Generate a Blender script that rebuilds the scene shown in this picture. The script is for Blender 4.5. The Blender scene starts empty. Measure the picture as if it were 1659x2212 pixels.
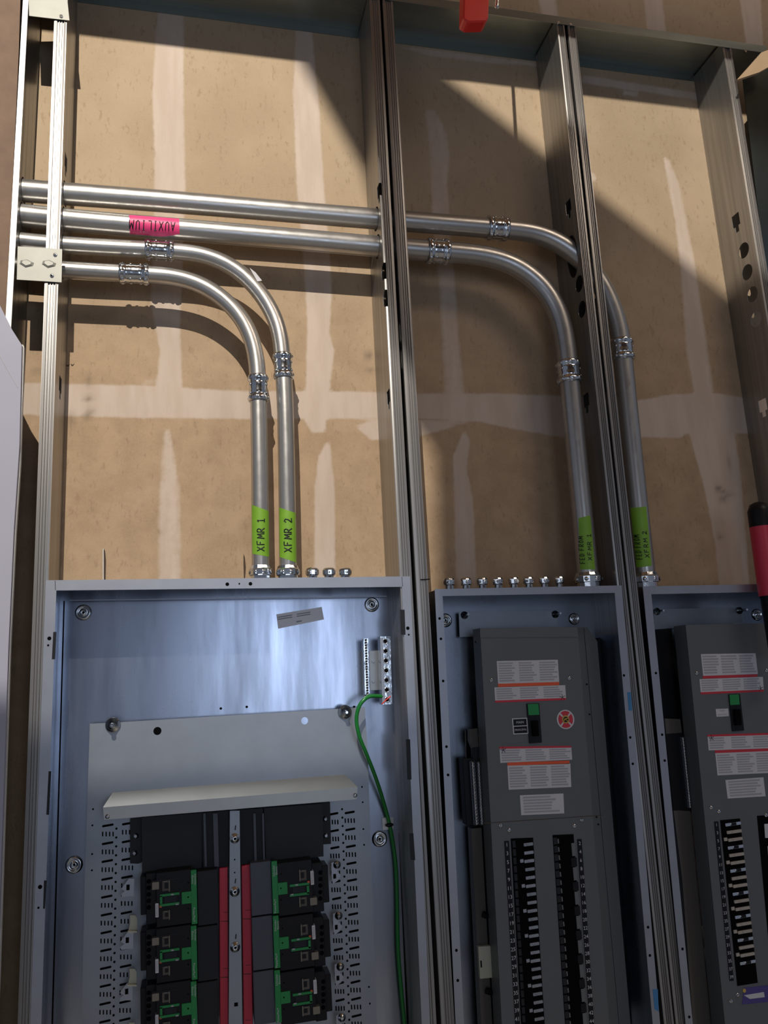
import bpy, bmesh, math, random
import numpy as np
from mathutils import Vector, Matrix
random.seed(7)
SC = bpy.context.scene
COL = SC.collection

# ------------------------------------------------------------------ camera
IW, IH = 1659.0, 2212.0
FPX, YAW, PIT, ROL = 1753.6, .22726, .19466, -.04756
CAM = Vector((0.0, -1.8909, 1.65))
_f = Vector((math.sin(YAW)*math.cos(PIT), math.cos(YAW)*math.cos(PIT), math.sin(PIT)))
_r0 = Vector((math.cos(YAW), -math.sin(YAW), 0)); _u0 = _r0.cross(_f)
_r = _r0*math.cos(ROL) + _u0*math.sin(ROL)
_u = _u0*math.cos(ROL) - _r0*math.sin(ROL)
cd = bpy.data.cameras.new('camera'); cam = bpy.data.objects.new('camera', cd); COL.objects.link(cam)
m3 = Matrix((_r, _u, -_f)).transposed()
cam.matrix_world = Matrix.Translation(CAM) @ m3.to_4x4()
cd.sensor_fit = 'VERTICAL'; cd.sensor_height = 36.0; cd.lens = FPX/IH*36.0
cd.clip_start = .02; cd.clip_end = 60
SC.camera = cam

# ------------------------------------------------------------------ light
w = bpy.data.worlds.new('room_air'); SC.world = w; w.use_nodes = True
bg = w.node_tree.nodes['Background']; bg.inputs[0].default_value = (.58, .64, .80, 1); bg.inputs[1].default_value = .23
def area(name, loc, target, sx, sy, power, col, shape='RECTANGLE'):
    d = bpy.data.lights.new(name, 'AREA'); d.shape = shape; d.size = sx
    if shape in ('RECTANGLE', 'ELLIPSE'): d.size_y = sy
    d.energy = power; d.color = col
    o = bpy.data.objects.new(name, d); COL.objects.link(o); o.location = loc
    o.rotation_euler = (Vector(target)-Vector(loc)).to_track_quat('-Z', 'Y').to_euler(); return o
LAMP = Vector((-.46, -2.93, 4.66))
d = bpy.data.lights.new('work_light_beam', 'SPOT'); d.energy = 620; d.color = (1.0, .93, .83)
d.shadow_soft_size = .009; d.spot_size = math.radians(120); d.spot_blend = .6
o = bpy.data.objects.new('work_light_beam', d); COL.objects.link(o); o.location = LAMP
o.rotation_euler = (Vector((.2, .15, 2.0))-LAMP).to_track_quat('-Z', 'Y').to_euler()
area('door_daylight', (.75, -4.9, 1.75), (.3, 0, 1.7), 1.3, 1.5, 15, (.66, .78, 1.0))
area('cool_fill', (-2.6, -4.4, 1.6), (.6, 0, 1.6), 1.0, 1.8, 5, (.80, .86, 1.0))  # soft cool fill added to tint the panels bluish
area('warm_fill', (2.6, -2.6, 5.0), (1.6, .15, 2.2), 1.4, .6, 24, (1.0, .82, .66))  # added warm fill, stands in for bounce on the shaded wall
SC.view_settings.view_transform = 'Standard'; SC.view_settings.look = 'None'
SC.view_settings.gamma = 1; SC.view_settings.use_curve_mapping = False
SC.view_settings.exposure = 0.0

# ------------------------------------------------------------------ helpers
D = .152        # depth of the studs: front face Y=0, old drywall at Y=D
def at(x, y, Y=0.0):
    v = _f*FPX + _r*(x-IW/2) - _u*(y-IH/2)
    return CAM + v*((Y-CAM.y)/v.y)
def atx(x, y, X):
    v = _f*FPX + _r*(x-IW/2) - _u*(y-IH/2)
    return CAM + v*((X-CAM.x)/v.x)
def mpp(x, y, Y):
    return (at(x+1, y, Y)-at(x, y, Y)).x, (at(x, y, Y)-at(x, y+1, Y)).z

class MB:
    def __init__(s): s.v = []; s.f = []; s.m = []; s.sm = []; s.log = []
    def add(s, vs, fs, mi=0, smooth=False):
        s.log.append((list(vs), fs, mi, smooth)); b = len(s.v); s.v += [tuple(v) for v in vs]
        for f in fs: s.f.append([b+i for i in f]); s.m.append(mi); s.sm.append(smooth)
    def prism(s, xz, Y0, Y1, mi=0):           # polygon in XZ extruded along Y (Y0 front)
        n = len(xz)
        a = sum(xz[i][0]*xz[(i+1) % n][1]-xz[(i+1) % n][0]*xz[i][1] for i in range(n))
        if a < 0: xz = xz[::-1]
        vs = [(p[0], Y0, p[1]) for p in xz]+[(p[0], Y1, p[1]) for p in xz]
        fs = [list(range(n)), list(range(2*n-1, n-1, -1))]
        fs += [[i, n+i, n+(i+1) % n, (i+1) % n] for i in range(n)]
        s.add(vs, fs, mi)
    def pp(s, pts, Y0, Y1, mi=0):             # same from measured points
        q = [at(x, y, Y0) for x, y in pts]; s.prism([(p.x, p.z) for p in q], Y0, Y1, mi)
    def rect(s, x0, y0, x1, y1, Yf, Yb, mi=0, th=0.0, r=0.0):
        cx, cy = (x0+x1)/2, (y0+y1)/2; c = at(cx, cy, Yf); mx, mz = mpp(cx, cy, Yf)
        hw, hh = abs(x1-x0)*mx/2, abs(y1-y0)*mz/2
        s.rw(c.x, c.z, hw, hh, Yf, Yb, mi, th, r)
    def rw(s, X, Z, hw, hh, Yf, Yb, mi=0, th=0.0, r=0.0):
        if r > 0:
            r = min(r, hw*.98, hh*.98); pts = []
            for sx, sz, a0 in ((1, 1, 0), (-1, 1, 90), (-1, -1, 180), (1, -1, 270)):
                for k in range(4):
                    a = math.radians(a0+k*30); pts.append((sx*(hw-r)+r*math.cos(a), sz*(hh-r)+r*math.sin(a)))
        else: pts = [(hw, hh), (-hw, hh), (-hw, -hh), (hw, -hh)]
        c, q = math.cos(th), math.sin(th)
        s.prism([(X+x*c-z*q, Z+x*q+z*c) for x, z in pts], Yf, Yb, mi)
    def box(s, x0, x1, y0, y1, z0, z1, mi=0):
        s.prism([(x0, z0), (x1, z0), (x1, z1), (x0, z1)], y0, y1, mi)
    def ring(s, out, inn, Y0, Y1, mi=0):      # frame between two polygons (same count, XZ)
        n = len(out)
        vs = [(p[0], Y0, p[1]) for p in out]+[(p[0], Y0, p[1]) for p in inn]+[(p[0], Y1, p[1]) for p in out]+[(p[0], Y1, p[1]) for p in inn]
        fs = []
        for i in range(n):
            j = (i+1) % n
            fs += [[i, j, n+j, n+i], [2*n+j, 2*n+i, 3*n+i, 3*n+j], [j, i, 2*n+i, 2*n+j], [n+i, n+j, 3*n+j, 3*n+i]]
        s.add(vs, fs, mi)
    def lathe(s, p, ax, prof, seg=24, mi=0, smooth=True, cap=True, hexa=()):
        ax = Vector(ax).normalized(); e1 = ax.orthogonal().normalized(); e2 = ax.cross(e1); p = Vector(p)
        vs = []; n = len(prof)
        for t, r in prof:
            for k in range(seg):
                a = 2*math.pi*k/seg; vs.append(p+ax*t+(e1*math.cos(a)+e2*math.sin(a))*r)
        fs = [[i*seg+k, i*seg+(k+1) % seg, (i+1)*seg+(k+1) % seg, (i+1)*seg+k] for i in range(n-1) for k in range(seg)]
        s.add(vs, fs, mi, smooth)
        if cap:
            s.add(vs[:seg], [list(range(seg))[::-1]], mi); s.add(vs[-seg:], [list(range(seg))], mi)
    def disc(s, x, y, Yf, r, dep, mi=0, seg=20):   # cylinder facing the room; r in metres
        c = at(x, y, Yf); s.lathe(c, (0, 1, 0), [(0, r), (dep, r)], seg, mi, False)
    def tube(s, pts, r, seg=12, mi=0, cap=True):
        pts = [Vector(p) for p in pts]; n = len(pts); vs = []; up = None
        for i, p in enumerate(pts):
            t = (pts[min(i+1, n-1)]-pts[max(i-1, 0)]).normalized()
            if up is None: up = t.orthogonal().normalized()
            up = (up-t*up.dot(t)).normalized(); sd = t.cross(up)
            rr = r[i] if isinstance(r, (list, tuple)) else r
            for k in range(seg):
                a = 2*math.pi*k/seg; vs.append(p+(up*math.cos(a)+sd*math.sin(a))*rr)
        fs = [[i*seg+k, i*seg+(k+1) % seg, (i+1)*seg+(k+1) % seg, (i+1)*seg+k] for i in range(n-1) for k in range(seg)]
        s.add(vs, fs, mi, True)
        if cap: s.add(vs[:seg], [list(range(seg))[::-1]], mi); s.add(vs[-seg:], [list(range(seg))], mi)
    def build(s, name, mats, parent=None, bevel=0.0):
        me = bpy.data.meshes.new(name); me.from_pydata(s.v, [], s.f); me.update()
        for m in (mats if isinstance(mats, (list, tuple)) else [mats]): me.materials.append(m)
        me.polygons.foreach_set('material_index', s.m); me.polygons.foreach_set('use_smooth', s.sm)
        bm = bmesh.new(); bm.from_mesh(me)
        if bevel > 0:
            bmesh.ops.remove_doubles(bm, verts=bm.verts, dist=1e-6)
        bmesh.ops.recalc_face_normals(bm, faces=bm.faces)
        if bevel > 0:
            es = [e for e in bm.edges if e.is_manifold and e.calc_face_angle(0) > .6]
            bmesh.ops.bevel(bm, geom=es, offset=bevel, segments=1, affect='EDGES', clamp_overlap=True)
        bm.to_mesh(me); bm.free()
        o = bpy.data.objects.new(name, me); COL.objects.link(o); o.parent = parent
        if parent is not None: o.matrix_parent_inverse = inv(parent)
        return o
def parts(mb, name, m, parent):
    for a in mb.log:
        q = MB(); q.add(*a); q.build(name, m, parent)
def wmat(o):
    m = o.matrix_basis.copy()
    return (wmat(o.parent) @ o.matrix_parent_inverse @ m) if o.parent else m
def inv(o): return wmat(o).inverted()
def tag(o, label, cat, group=None, kind=None):
    if label: o['label'] = label
    if cat: o['category'] = cat
    if group: o['group'] = group
    if kind: o['kind'] = kind
    return o
def thing(name, label, cat, loc=(0, 0, 0), group=None):
    o = bpy.data.objects.new(name, None); COL.objects.link(o); o.location = loc; o.empty_display_size = .05
    return tag(o, label, cat, group)
def struct(o): o['kind'] = 'structure'; return o
def lab(o, t): o['label'] = t; return o
def copytree(o, delta, parent=None, top=True):
    c = o.copy(); COL.objects.link(c)
    if top: c.location = Vector(o.location)+Vector(delta)
    if parent: c.parent = parent
    for ch in [x for x in o.children]: copytree(ch, delta, c, False)
    return c
def cut(o, cutters):
    """holes through a sheet-metal part"""
    cb = MB()
    for kind, *a in cutters:
        if kind == 'cyl':       # X, Y, Z, r, half length (axis X)
            X, Y, Z, r, h = a; cb.lathe((X-h, Y, Z), (1, 0, 0), [(0, r), (2*h, r)], 24, 0, False)
        else:                   # polygon in YZ, X, half length
            X, h, pts = a; n = len(pts)
            vs = [(X-h, y, z) for y, z in pts]+[(X+h, y, z) for y, z in pts]
            cb.add(vs, [list(range(n)), list(range(2*n-1, n-1, -1))]+[[i, n+i, n+(i+1) % n, (i+1) % n] for i in range(n)])
    c = cb.build('cutter_tmp', o.data.materials[0])
    md = o.modifiers.new('b', 'BOOLEAN'); md.object = c; md.operation = 'DIFFERENCE'; md.solver = 'EXACT'; md.use_self = True
    dg = bpy.context.evaluated_depsgraph_get(); dg.update()
    me = bpy.data.meshes.new_from_object(o.evaluated_get(dg)); o.modifiers.clear(); old = o.data; o.data = me
    me.name = old.name; bpy.data.objects.remove(c)
    return o

def mat(name, col, rough=.5, metal=0.0, var=0.0, vscale=20, col2=None, bump=0.0, bscale=200, stretch=(1, 1, 1), rvar=0.0, spec=.5, trans=0.0, alpha=1.0):
    m = bpy.data.materials.new(name); m.use_nodes = True; nt = m.node_tree; b = nt.nodes['Principled BSDF']
    b.inputs['Base Color'].default_value = (*col, 1); b.inputs['Roughness'].default_value = rough
    b.inputs['Metallic'].default_value = metal; b.inputs['Specular IOR Level'].default_value = spec
    b.inputs['Transmission Weight'].default_value = trans; b.inputs['Alpha'].default_value = alpha
    if var or bump or rvar:
        tc = nt.nodes.new('ShaderNodeTexCoord'); mp = nt.nodes.new('ShaderNodeMapping'); mp.inputs['Scale'].default_value = stretch
        nt.links.new(tc.outputs['Object'], mp.inputs[0])
        no = nt.nodes.new('ShaderNodeTexNoise'); no.inputs['Scale'].default_value = vscale; no.inputs['Detail'].default_value = 6; no.inputs['Roughness'].default_value = .6
        nt.links.new(mp.outputs[0], no.inputs['Vector'])
        if var:
            cr = nt.nodes.new('ShaderNodeMapRange'); cr.inputs[1].default_value = .3; cr.inputs[2].default_value = .7
            nt.links.new(no.outputs[0], cr.inputs[0])
            mx = nt.nodes.new('ShaderNodeMix'); mx.data_type = 'RGBA'
            c2 = col2 or tuple(max(0, c*(1-var)) for c in col)
            mx.inputs[6].default_value = (*col, 1); mx.inputs[7].default_value = (*c2, 1)
            nt.links.new(cr.outputs[0], mx.inputs[0]); nt.links.new(mx.outputs[2], b.inputs['Base Color'])
        if rvar:
            rr = nt.nodes.new('ShaderNodeMapRange'); rr.inputs[1].default_value = .3; rr.inputs[2].default_value = .7
            rr.inputs[3].default_value = max(.03, rough-rvar); rr.inputs[4].default_value = rough+rvar
            nt.links.new(no.outputs[0], rr.inputs[0]); nt.links.new(rr.outputs[0], b.inputs['Roughness'])
        if bump:
            nb = nt.nodes.new('ShaderNodeTexNoise'); nb.inputs['Scale'].default_value = bscale; nb.inputs['Detail'].default_value = 3
            nt.links.new(mp.outputs[0], nb.inputs['Vector'])
            bp = nt.nodes.new('ShaderNodeBump'); bp.inputs['Strength'].default_value = bump; bp.inputs['Distance'].default_value = .001
            nt.links.new(nb.outputs[0], bp.inputs['Height']); nt.links.new(bp.outputs[0], b.inputs['Normal'])
    return m
M = {}
M['galv'] = mat('galvanized_stud_steel', (.41, .40, .385), .38, .86, .35, 70, (.29, .28, .27), .05, 90, (1, 1, .015), .05)
M['galv_dark'] = mat('galvanized_track_steel', (.36, .41, .39), .34, .88, .35, 20, (.25, .29, .29), .06, 60, (.1, 1, 1), .08)
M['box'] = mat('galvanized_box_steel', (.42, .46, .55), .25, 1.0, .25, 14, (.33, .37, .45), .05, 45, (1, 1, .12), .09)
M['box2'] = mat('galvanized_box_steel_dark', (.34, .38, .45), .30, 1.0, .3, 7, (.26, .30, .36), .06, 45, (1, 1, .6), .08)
M['flange'] = mat('zinc_flange_steel', (.42, .44, .49), .42, .85, .12, 12, None, .1, 80)
M['teal'] = mat('dark_sheet_metal', (.20, .25, .27), .22, 1.0, .5, 5, (.10, .14, .16), 0, 0, (1, 1, .5))
M['plate'] = mat('dull_plate_zinc', (.36, .36, .32), .55, .35, .1, 20)
M['emt'] = mat('conduit_zinc', (.52, .51, .49), .33, .86, .2, 30, (.45, .44, .42), .03, 140, (1, 1, 1), .05)
M['chrome'] = mat('bright_zinc_fitting', (.72, .76, .80), .14, 1.0, .2, 40, None, .5, 60)
M['pan'] = mat('grey_zinc_plate', (.34, .37, .41), .42, .7, .1, 14)
M['ledge'] = mat('pale_zinc_ledge', (.52, .53, .51), .42, .6, .1, 10)
M['grey'] = mat('grey_enamel', (.12, .128, .135), .40, 0.0, .10, 8)
M['grey_l'] = mat('grey_enamel_edge', (.14, .15, .15), .42)
M['black'] = mat('black_plastic', (.008, .008, .010), .42, spec=.25)
M['black2'] = mat('charcoal_plastic', (.014, .015, .019), .45, spec=.3)
M['slate'] = mat('slate_plastic', (.055, .065, .085), .40)
M['hole'] = mat('dark_hole', (.003, .003, .004), .8, spec=0.05)
M['cap'] = mat('tan_cap', (.20, .18, .14), .5)
M['green'] = mat('green_plastic', (.010, .23, .055), .40)
M['lime'] = mat('lime_green_tape', (.20, .42, .03), .45, 0, .15, 40)
M['pink'] = mat('pink_tape', (.85, .06, .22), .45, 0, .15, 40)
M['ink'] = mat('marker_ink', (.01, .01, .012), .4)
M['red'] = mat('red_plastic', (.60, .03, .065), .4)
M['red2'] = mat('bright_red_plastic', (.75, .03, .02), .3)
M['white'] = mat('white_label', (.58, .58, .60), .5, 0, .05, 30)
M['sticker'] = mat('sticker_paper', (.90, .88, .90), .35)
M['print'] = mat('grey_print', (.36, .36, .39), .6)
M['white2'] = mat('white_paint', (.85, .85, .85), .6)
M['orange'] = mat('orange_print', (.75, .10, .03), .5)
M['redprint'] = mat('red_print', (.55, .03, .05), .5)
M['blue'] = mat('blue_marker', (.05, .20, .42), .5)
M['purple'] = mat('purple_label', (.07, .05, .22), .5)
M['gold'] = mat('gold_print', (.55, .38, .08), .5)
M['wire'] = mat('green_wire', (.01, .19, .03), .28)
M['cream'] = mat('cream_ceramic', (.42, .38, .32), .5)
M['beige'] = mat('beige_tab', (.50, .49, .38), .5)
M['clear'] = mat('dark_lens', (.10, .09, .08), .15)
M['ply'] = mat('plywood', (.42, .27, .14), .6, 0, .4, 8, (.30, .18, .09), 0, 0, (1, 1, 8))
M['sheet'] = mat('board_paper', (.38, .38, .46), .7, 0, .08, 4)
M['gyp'] = mat('gypsum_edge', (.66, .66, .62), .8, 0, .2, 60)
M['concrete'] = mat('concrete', (.26, .25, .24), .7, 0, .3, 3)
M['brown'] = mat('brown_board', (.20, .125, .08), .75, 0, .3, 12)
M['cardb'] = mat('cardboard', (.45, .31, .18), .8, 0, .1, 20)
M['slit'] = mat('slit_shadow', (.07, .045, .03), .9)

# --------------------------------------------------------- setting: old wall
def wall_material():
    m = bpy.data.materials.new('brown_drywall_paper'); m.use_nodes = True; nt = m.node_tree; N = nt.nodes; L = nt.links
    b = N['Principled BSDF']; b.inputs['Roughness'].default_value = .85; b.inputs['Specular IOR Level'].default_value = .15
    tc = N.new('ShaderNodeTexCoord')
    def noise(s, det, st=(1, 1, 1), rg=.6):
        mp = N.new('ShaderNodeMapping'); mp.inputs['Scale'].default_value = st; L.new(tc.outputs['Object'], mp.inputs[0])
        n = N.new('ShaderNodeTexNoise'); n.inputs['Scale'].default_value = s; n.inputs['Detail'].default_value = det; n.inputs['Roughness'].default_value = rg
        L.new(mp.outputs[0], n.inputs['Vector']); return n.outputs[0]
    def rng(x, a, c, d=0, e=1):
        r = N.new('ShaderNodeMapRange'); r.interpolation_type = 'SMOOTHSTEP'
        for i, v in enumerate((a, c, d, e)): r.inputs[i+1].default_value = v
        L.new(x, r.inputs[0]); return r.outputs[0]
    def mix(f, a, c):
        x = N.new('ShaderNodeMix'); x.data_type = 'RGBA'; L.new(f, x.inputs[0])
        for i, v in ((6, a), (7, c)):
            if isinstance(v, tuple): x.inputs[i].default_value = (*v, 1)
            else: L.new(v, x.inputs[i])
        return x.outputs[2]
    paper = mix(rng(noise(3, 4), .35, .65), (.45, .345, .232), (.385, .29, .192))
    sx = N.new('ShaderNodeSeparateXYZ'); L.new(tc.outputs['Object'], sx.inputs[0])
    warm = mix(rng(noise(14, 5), .3, .7), (.47, .325, .205), (.36, .24, .145))
    paper = mix(rng(sx.outputs[2], 2.2, 3.2, .75, 0), paper, warm)
    paper = mix(rng(noise(55, 5, (1.6, 1, .6), .7), .56, .68, 0, .55), paper, (.27, .185, .115))
    paper = mix(rng(noise(300, 2), .3, .7, 0, .25), paper, (.50, .38, .25))
    mud = mix(rng(noise(9, 4, (3, 1, .5)), .35, .65), (.60, .50, .42), (.54, .44, .36))
    att = N.new('ShaderNodeAttribute'); att.attribute_name = 'mud'
    ma = N.new('ShaderNodeMath'); ma.operation = 'MULTIPLY_ADD'; ma.inputs[1].default_value = .35; ma.inputs[2].default_value = -.175
    L.new(noise(40, 4), ma.inputs[0])
    ad = N.new('ShaderNodeMath'); ad.operation = 'ADD'; L.new(att.outputs['Fac'], ad.inputs[0]); L.new(ma.outputs[0], ad.inputs[1])
    col = mix(rng(ad.outputs[0], .30, .70, 0, .88), paper, mud)
    at2 = N.new('ShaderNodeAttribute'); at2.attribute_name = 'dirt'
    col = mix(at2.outputs['Fac'], col, (.16, .12, .09))
    L.new(col, b.inputs['Base Color'])
    bp = N.new('ShaderNodeBump'); bp.inputs['Strength'].default_value = .15; bp.inputs['Distance'].default_value = .001
    L.new(noise(120, 3), bp.inputs['Height']); L.new(bp.outputs[0], b.inputs['Normal'])
    return m
M['wall'] = wall_material()
MUD = [
 ([(345,-30),(398,-30),(397,200),(401,400),(396,560),(390,700),(396,900),(328,900),(345,760),(325,650),(331,500),(333,330),(328,200),(336,80)], .9),
 ([(350,925),(372,925),(392,1050),(399,1400),(336,1400),(338,1100)], .62),
 ([(640,40),(672,45),(690,230),(700,400),(714,560),(717,640),(712,720),(723,760),(718,800),(706,900),(704,934),(672,936),(656,905),(661,800),(663,690),(655,560),(640,400),(632,200)], .9),
 ([(703,957),(714,953),(716,990),(723,1040),(726,1400),(677,1400),(680,1050),(688,985)], .95),
 ([(915,232),(942,236),(966,280),(975,330),(970,400),(985,600),(1005,840),(1010,920),(962,920),(955,800),(945,620),(930,480),(928,360)], .62),
 ([(1003,925),(1016,955),(1008,1010),(1022,1080),(1027,1180),(1034,1400),(988,1400),(980,1060),(978,985)], .9),
 ([(1428,330),(1448,345),(1470,400),(1480,450),(1502,560),(1545,850),(1498,850),(1480,760),(1470,600),(1455,470)], .7),
 ([(1485,925),(1585,925),(1598,1000),(1608,1110),(1630,1400),(1565,1400),(1545,1180),(1520,1050)], .9),
 ([(1140,-80),(1196,-80),(1210,60),(1176,60)], .7), ([(1380,-80),(1424,-80),(1444,110),(1402,110)], .8), ([(1585,-80),(1640,-80),(1652,140),(1617,140)], .8),
 ([(1255,160),(1540,205),(1540,222),(1255,180)], .8), ([(1346,195),(1378,198),(1378,208),(1346,205)], 1.0),
 ([(860,95),(1000,112),(1100,125),(1165,133),(1165,146),(1060,140),(930,125),(860,104)], .6),
 ([(1262,370),(1285,372),(1292,392),(1262,395)], .8),
 ([(0,826),(300,832),(530,845),(760,845),(900,850),(1080,850),(1210,855),(1240,862),(1370,866),(1420,858),(1440,852),(1495,850),(1512,832),(1540,848),(1600,858),(1700,862),(1700,935),(1480,938),(1470,947),(1400,945),(1280,948),(1215,945),(1100,925),(1040,912),(930,905),(640,905),(530,905),(300,903),(0,895)], .95),
 ([(765,920),(800,908),(830,902),(890,905),(1005,915),(935,936),(862,953),(800,950)], .9),
 ([(310,815),(340,815),(345,830),(305,832)], .5),
]
DIRT = [(192,822,4,9,.5),(190,860,6,2,.8),(188,900,7,4,.7),(195,890,5,5,.5),(155,905,3,12,.6),(796,768,5,6,.8),(800,800,6,3,.5),(1552,1056,4,4,.8),(1562,1078,5,5,.6),(1573,1068,9,3,.4),(1563,1062,4,3,.5),(80,802,8,4,.4),(1575,1000,3,14,.35),(1555,1160,4,5,.5),(1160,578,16,3,.35),(240,675,16,8,.25),(225,690,14,7,.25),(185,685,12,8,.2)]
def build_wall():
    x0, x1, z0, z1, st = -1.5, 2.9, 0.0, 5.0, .0105
    nx, nz = int((x1-x0)/st), int((z1-z0)/st)
    X, Z = np.meshgrid(np.linspace(x0, x1, nx+1), np.linspace(z0, z1, nz+1))
    px = X.ravel(); pz = Z.ravel(); mud = np.zeros(len(px)); dirt = np.zeros(len(px))
    rs = np.random.RandomState(3)
    for poly, wgt in MUD:
        q = np.array([[at(x, y, D).x, at(x, y, D).z] for x, y in poly])
        lo = q.min(0)-.06; hi = q.max(0)+.06
        idx = np.where((px > lo[0]) & (px < hi[0]) & (pz > lo[1]) & (pz < hi[1]))[0]
        if not len(idx): continue
        ax, az = px[idx], pz[idx]; dmin = np.full(len(idx), 9.); ins = np.zeros(len(idx), bool)
        for i in range(len(q)):
            a = q[i]; b = q[(i+1) % len(q)]; d = b-a
            t = np.clip(((ax-a[0])*d[0]+(az-a[1])*d[1])/(d@d), 0, 1)
            dmin = np.minimum(dmin, np.hypot(ax-a[0]-t*d[0], az-a[1]-t*d[1]))
            c = ((a[1] > az) != (b[1] > az)) & (ax < (b[0]-a[0])*(az-a[1])/(b[1]-a[1]+1e-12)+a[0]); ins ^= c
        sd = np.where(ins, dmin, -dmin)
        mud[idx] = np.maximum(mud[idx], np.clip(.5+sd/.022, 0, 1)*wgt)
    for x, y, sx, sy, a in DIRT:
        c = at(x, y, D); mx, mz = mpp(x, y, D)
        dirt = np.maximum(dirt, a*np.exp(-((px-c.x)/(sx*mx+.004))**2-((pz-c.z)/(sy*mz+.004))**2))
    vs = np.stack([px, np.full(len(px), D+0.0), pz], 1)
    i = np.arange(nx)[None, :]+np.arange(nz)[:, None]*(nx+1)
    f = np.stack([i, i+1, i+nx+2, i+nx+1], -1).reshape(-1, 4)
    me = bpy.data.meshes.new('wall_back'); me.from_pydata(vs.tolist(), [], f.tolist()); me.update()
    for nm, arr in (('mud', mud), ('dirt', dirt)):
        a = me.attributes.new(nm, 'FLOAT', 'POINT'); a.data.foreach_set('value', arr.astype(np.float32))
    me.materials.append(M['wall'])
    o = bpy.data.objects.new('wall_back', me); COL.objects.link(o); struct(o)
    md = o.modifiers.new('thickness', 'SOLIDIFY'); md.thickness = .03; md.offset = -1
    return o
wall = build_wall()
mb = MB(); mb.box(-1.5, 2.9, -6.0, D, -.05, 0.0); struct(mb.build('floor', M['concrete']))
mb = MB(); mb.box(-3.5, 5.0, -7.0, D, 5.2, 5.25); struct(mb.build('ceiling', M['ply']))
mb = MB(); mb.box(-3.5, 5.0, -7.05, -7.0, 3.0, 5.2); struct(mb.build('wall_front', M['brown']))
# saw slits and pocks in the old board
for pts in ([(224,1185),(227,1190),(229,1210),(228,1252),(224,1252)], [(526,1196),(529,1204),(531,1225),(529,1252),(527,1252),(526,1220)]):
    mb = MB(); mb.pp(pts, D-.0012, D+.001); o = mb.build('saw_slit', M['slit'], wall)
mb = MB(); mb.pp([(222,1185),(224,1185),(224,1252),(222,1252)], D-.003, D+.001); mb.build('torn_paper_edge', M['gyp'], wall)
mb = MB()
for x, y in ((132, 787), (139, 788), (147, 788), (157, 787)): mb.pp([(x-4, y-2), (x, y+1), (x+4, y-2), (x+1, y+3), (x-3, y+3)], D-.0008, D+.001)
mb.build('pencil_mark', M['slit'], wall)

# ------------------------------------------------------------------ studs
def line_fn(pa, pb, Y=0):
    a, b = at(*pa, Y), at(*pb, Y)
    return lambda z: a.x+(b.x-a.x)*(z-a.z)/(b.z-a.z)
def profile(wd, side, ribs=True, dep=D-.001, lip=.009, t=.0013):
    # side=+1: web at x=0, flange grows to +x ; -1: flange grows to -x
    fl = [(0, 0)]
    if ribs:
        for a in (.26, .46, .66):
            fl += [((a-.05)*wd, 0), ((a-.01)*wd, .0030), ((a+.05)*wd, .0030), ((a+.09)*wd, 0)]
    fl += [(wd, 0), (wd, lip)]
    bk = [(wd, dep-lip), (wd, dep), (0, dep)]
    path = fl[::-1]; full = [(x, y) for x, y in path]+[]
    outer = full+[(0, dep), (wd, dep), (wd, dep-lip)]
    n = len(outer); inner = []
    for i in range(n):
        a = outer[max(i-1, 0)]; b = outer[min(i+1, n-1)]; dx, dy = b[0]-a[0], b[1]-a[1]; l = math.hypot(dx, dy) or 1
        k = t*(1.35 if (0 < i < n-1 and abs((outer[i][0]-a[0])*(b[1]-outer[i][1])-(outer[i][1]-a[1])*(b[0]-outer[i][0])) > 1e-6 and wd > 0 and abs(outer[i][0]) < 1e-9) else 1)
        inner.append((outer[i][0]+dy/l*-k*-1*(-1), outer[i][1]-dx/l*k*(-1)*(-1)))
    # put the inner side towards the hollow of the C
    cx, cy = wd*.7, dep*.5
    def ok(sg):
        return [(o_[0]+sg*(i_[0]-o_[0]), o_[1]+sg*(i_[1]-o_[1])) for o_, i_ in zip(outer, inner)]
    A_, B_ = ok(1), ok(-1)
    iweb = outer.index((0, 0))
    inn = A_ if A_[iweb][0] > 0 else B_
    loop = outer+inn[::-1]
    return [(side*x, y) for x, y in loop]
def stud(name, fn, wd, side, z0, z1, label, cat, group=None, Y0=0.0, parent=None, m='galv', ribs=True):
    loop = profile(wd, side, ribs, D-.001-Y0); n = len(loop); mb = MB(); vs = []
    for z in (z0, z1): vs += [(fn(z)+x, Y0+y, z) for x, y in loop]
    fs = [[i, (i+1) % n, n+(i+1) % n, n+i] for i in range(n)]+[list(range(n))[::-1], list(range(n, 2*n))]
    mb.add(vs, fs); o = mb.build(name, M[m])
    tag(o, label, cat, group); return o
ZT = 3.496
fL = line_fn((133, 390), (73, 2212))
fML = line_fn((801, 60), (863, 1240)); fMR = line_fn((849, 10), (982, 2212))
fR = line_fn((1203, 60), (1330, 1240)); fR2 = line_fn((1243, 60), (1481, 2212))
fF = line_fn((1560.7, 100), (1648, 640))
GS = 'studs of the new steel frame'
st_l = stud('steel_stud', fL, .0300, -1, 0, ZT+.02, 'galvanized steel stud at the left of the wide bay, crossed by the embossed plate', 'stud', GS)
st_ml = stud('steel_stud', fML, .0300, 1, 0, ZT+.02, 'left stud of the close pair in the middle, dark gap on its right', 'stud', GS)
st_mr = stud('steel_stud', fMR, .0300, -1, 0, ZT+.02, 'right stud of the close pair in the middle, dark gap on its left', 'stud', GS)
st_r = stud('steel_stud', fR, .0250, 1, 0, ZT+.02, 'stud right of the middle panel with punched round holes and bent pipe through it', 'stud', GS)
st_r2 = stud('steel_stud', fR2, .0250, -1, 0, ZT+.02, 'stud doubled against the right side of the stud with the pipe through it', 'stud', GS)
st_f = stud('steel_stud', fF, .0300, 1, 0, ZT+.02, 'furthest right steel stud with a row of round knockouts', 'stud', GS)
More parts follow.
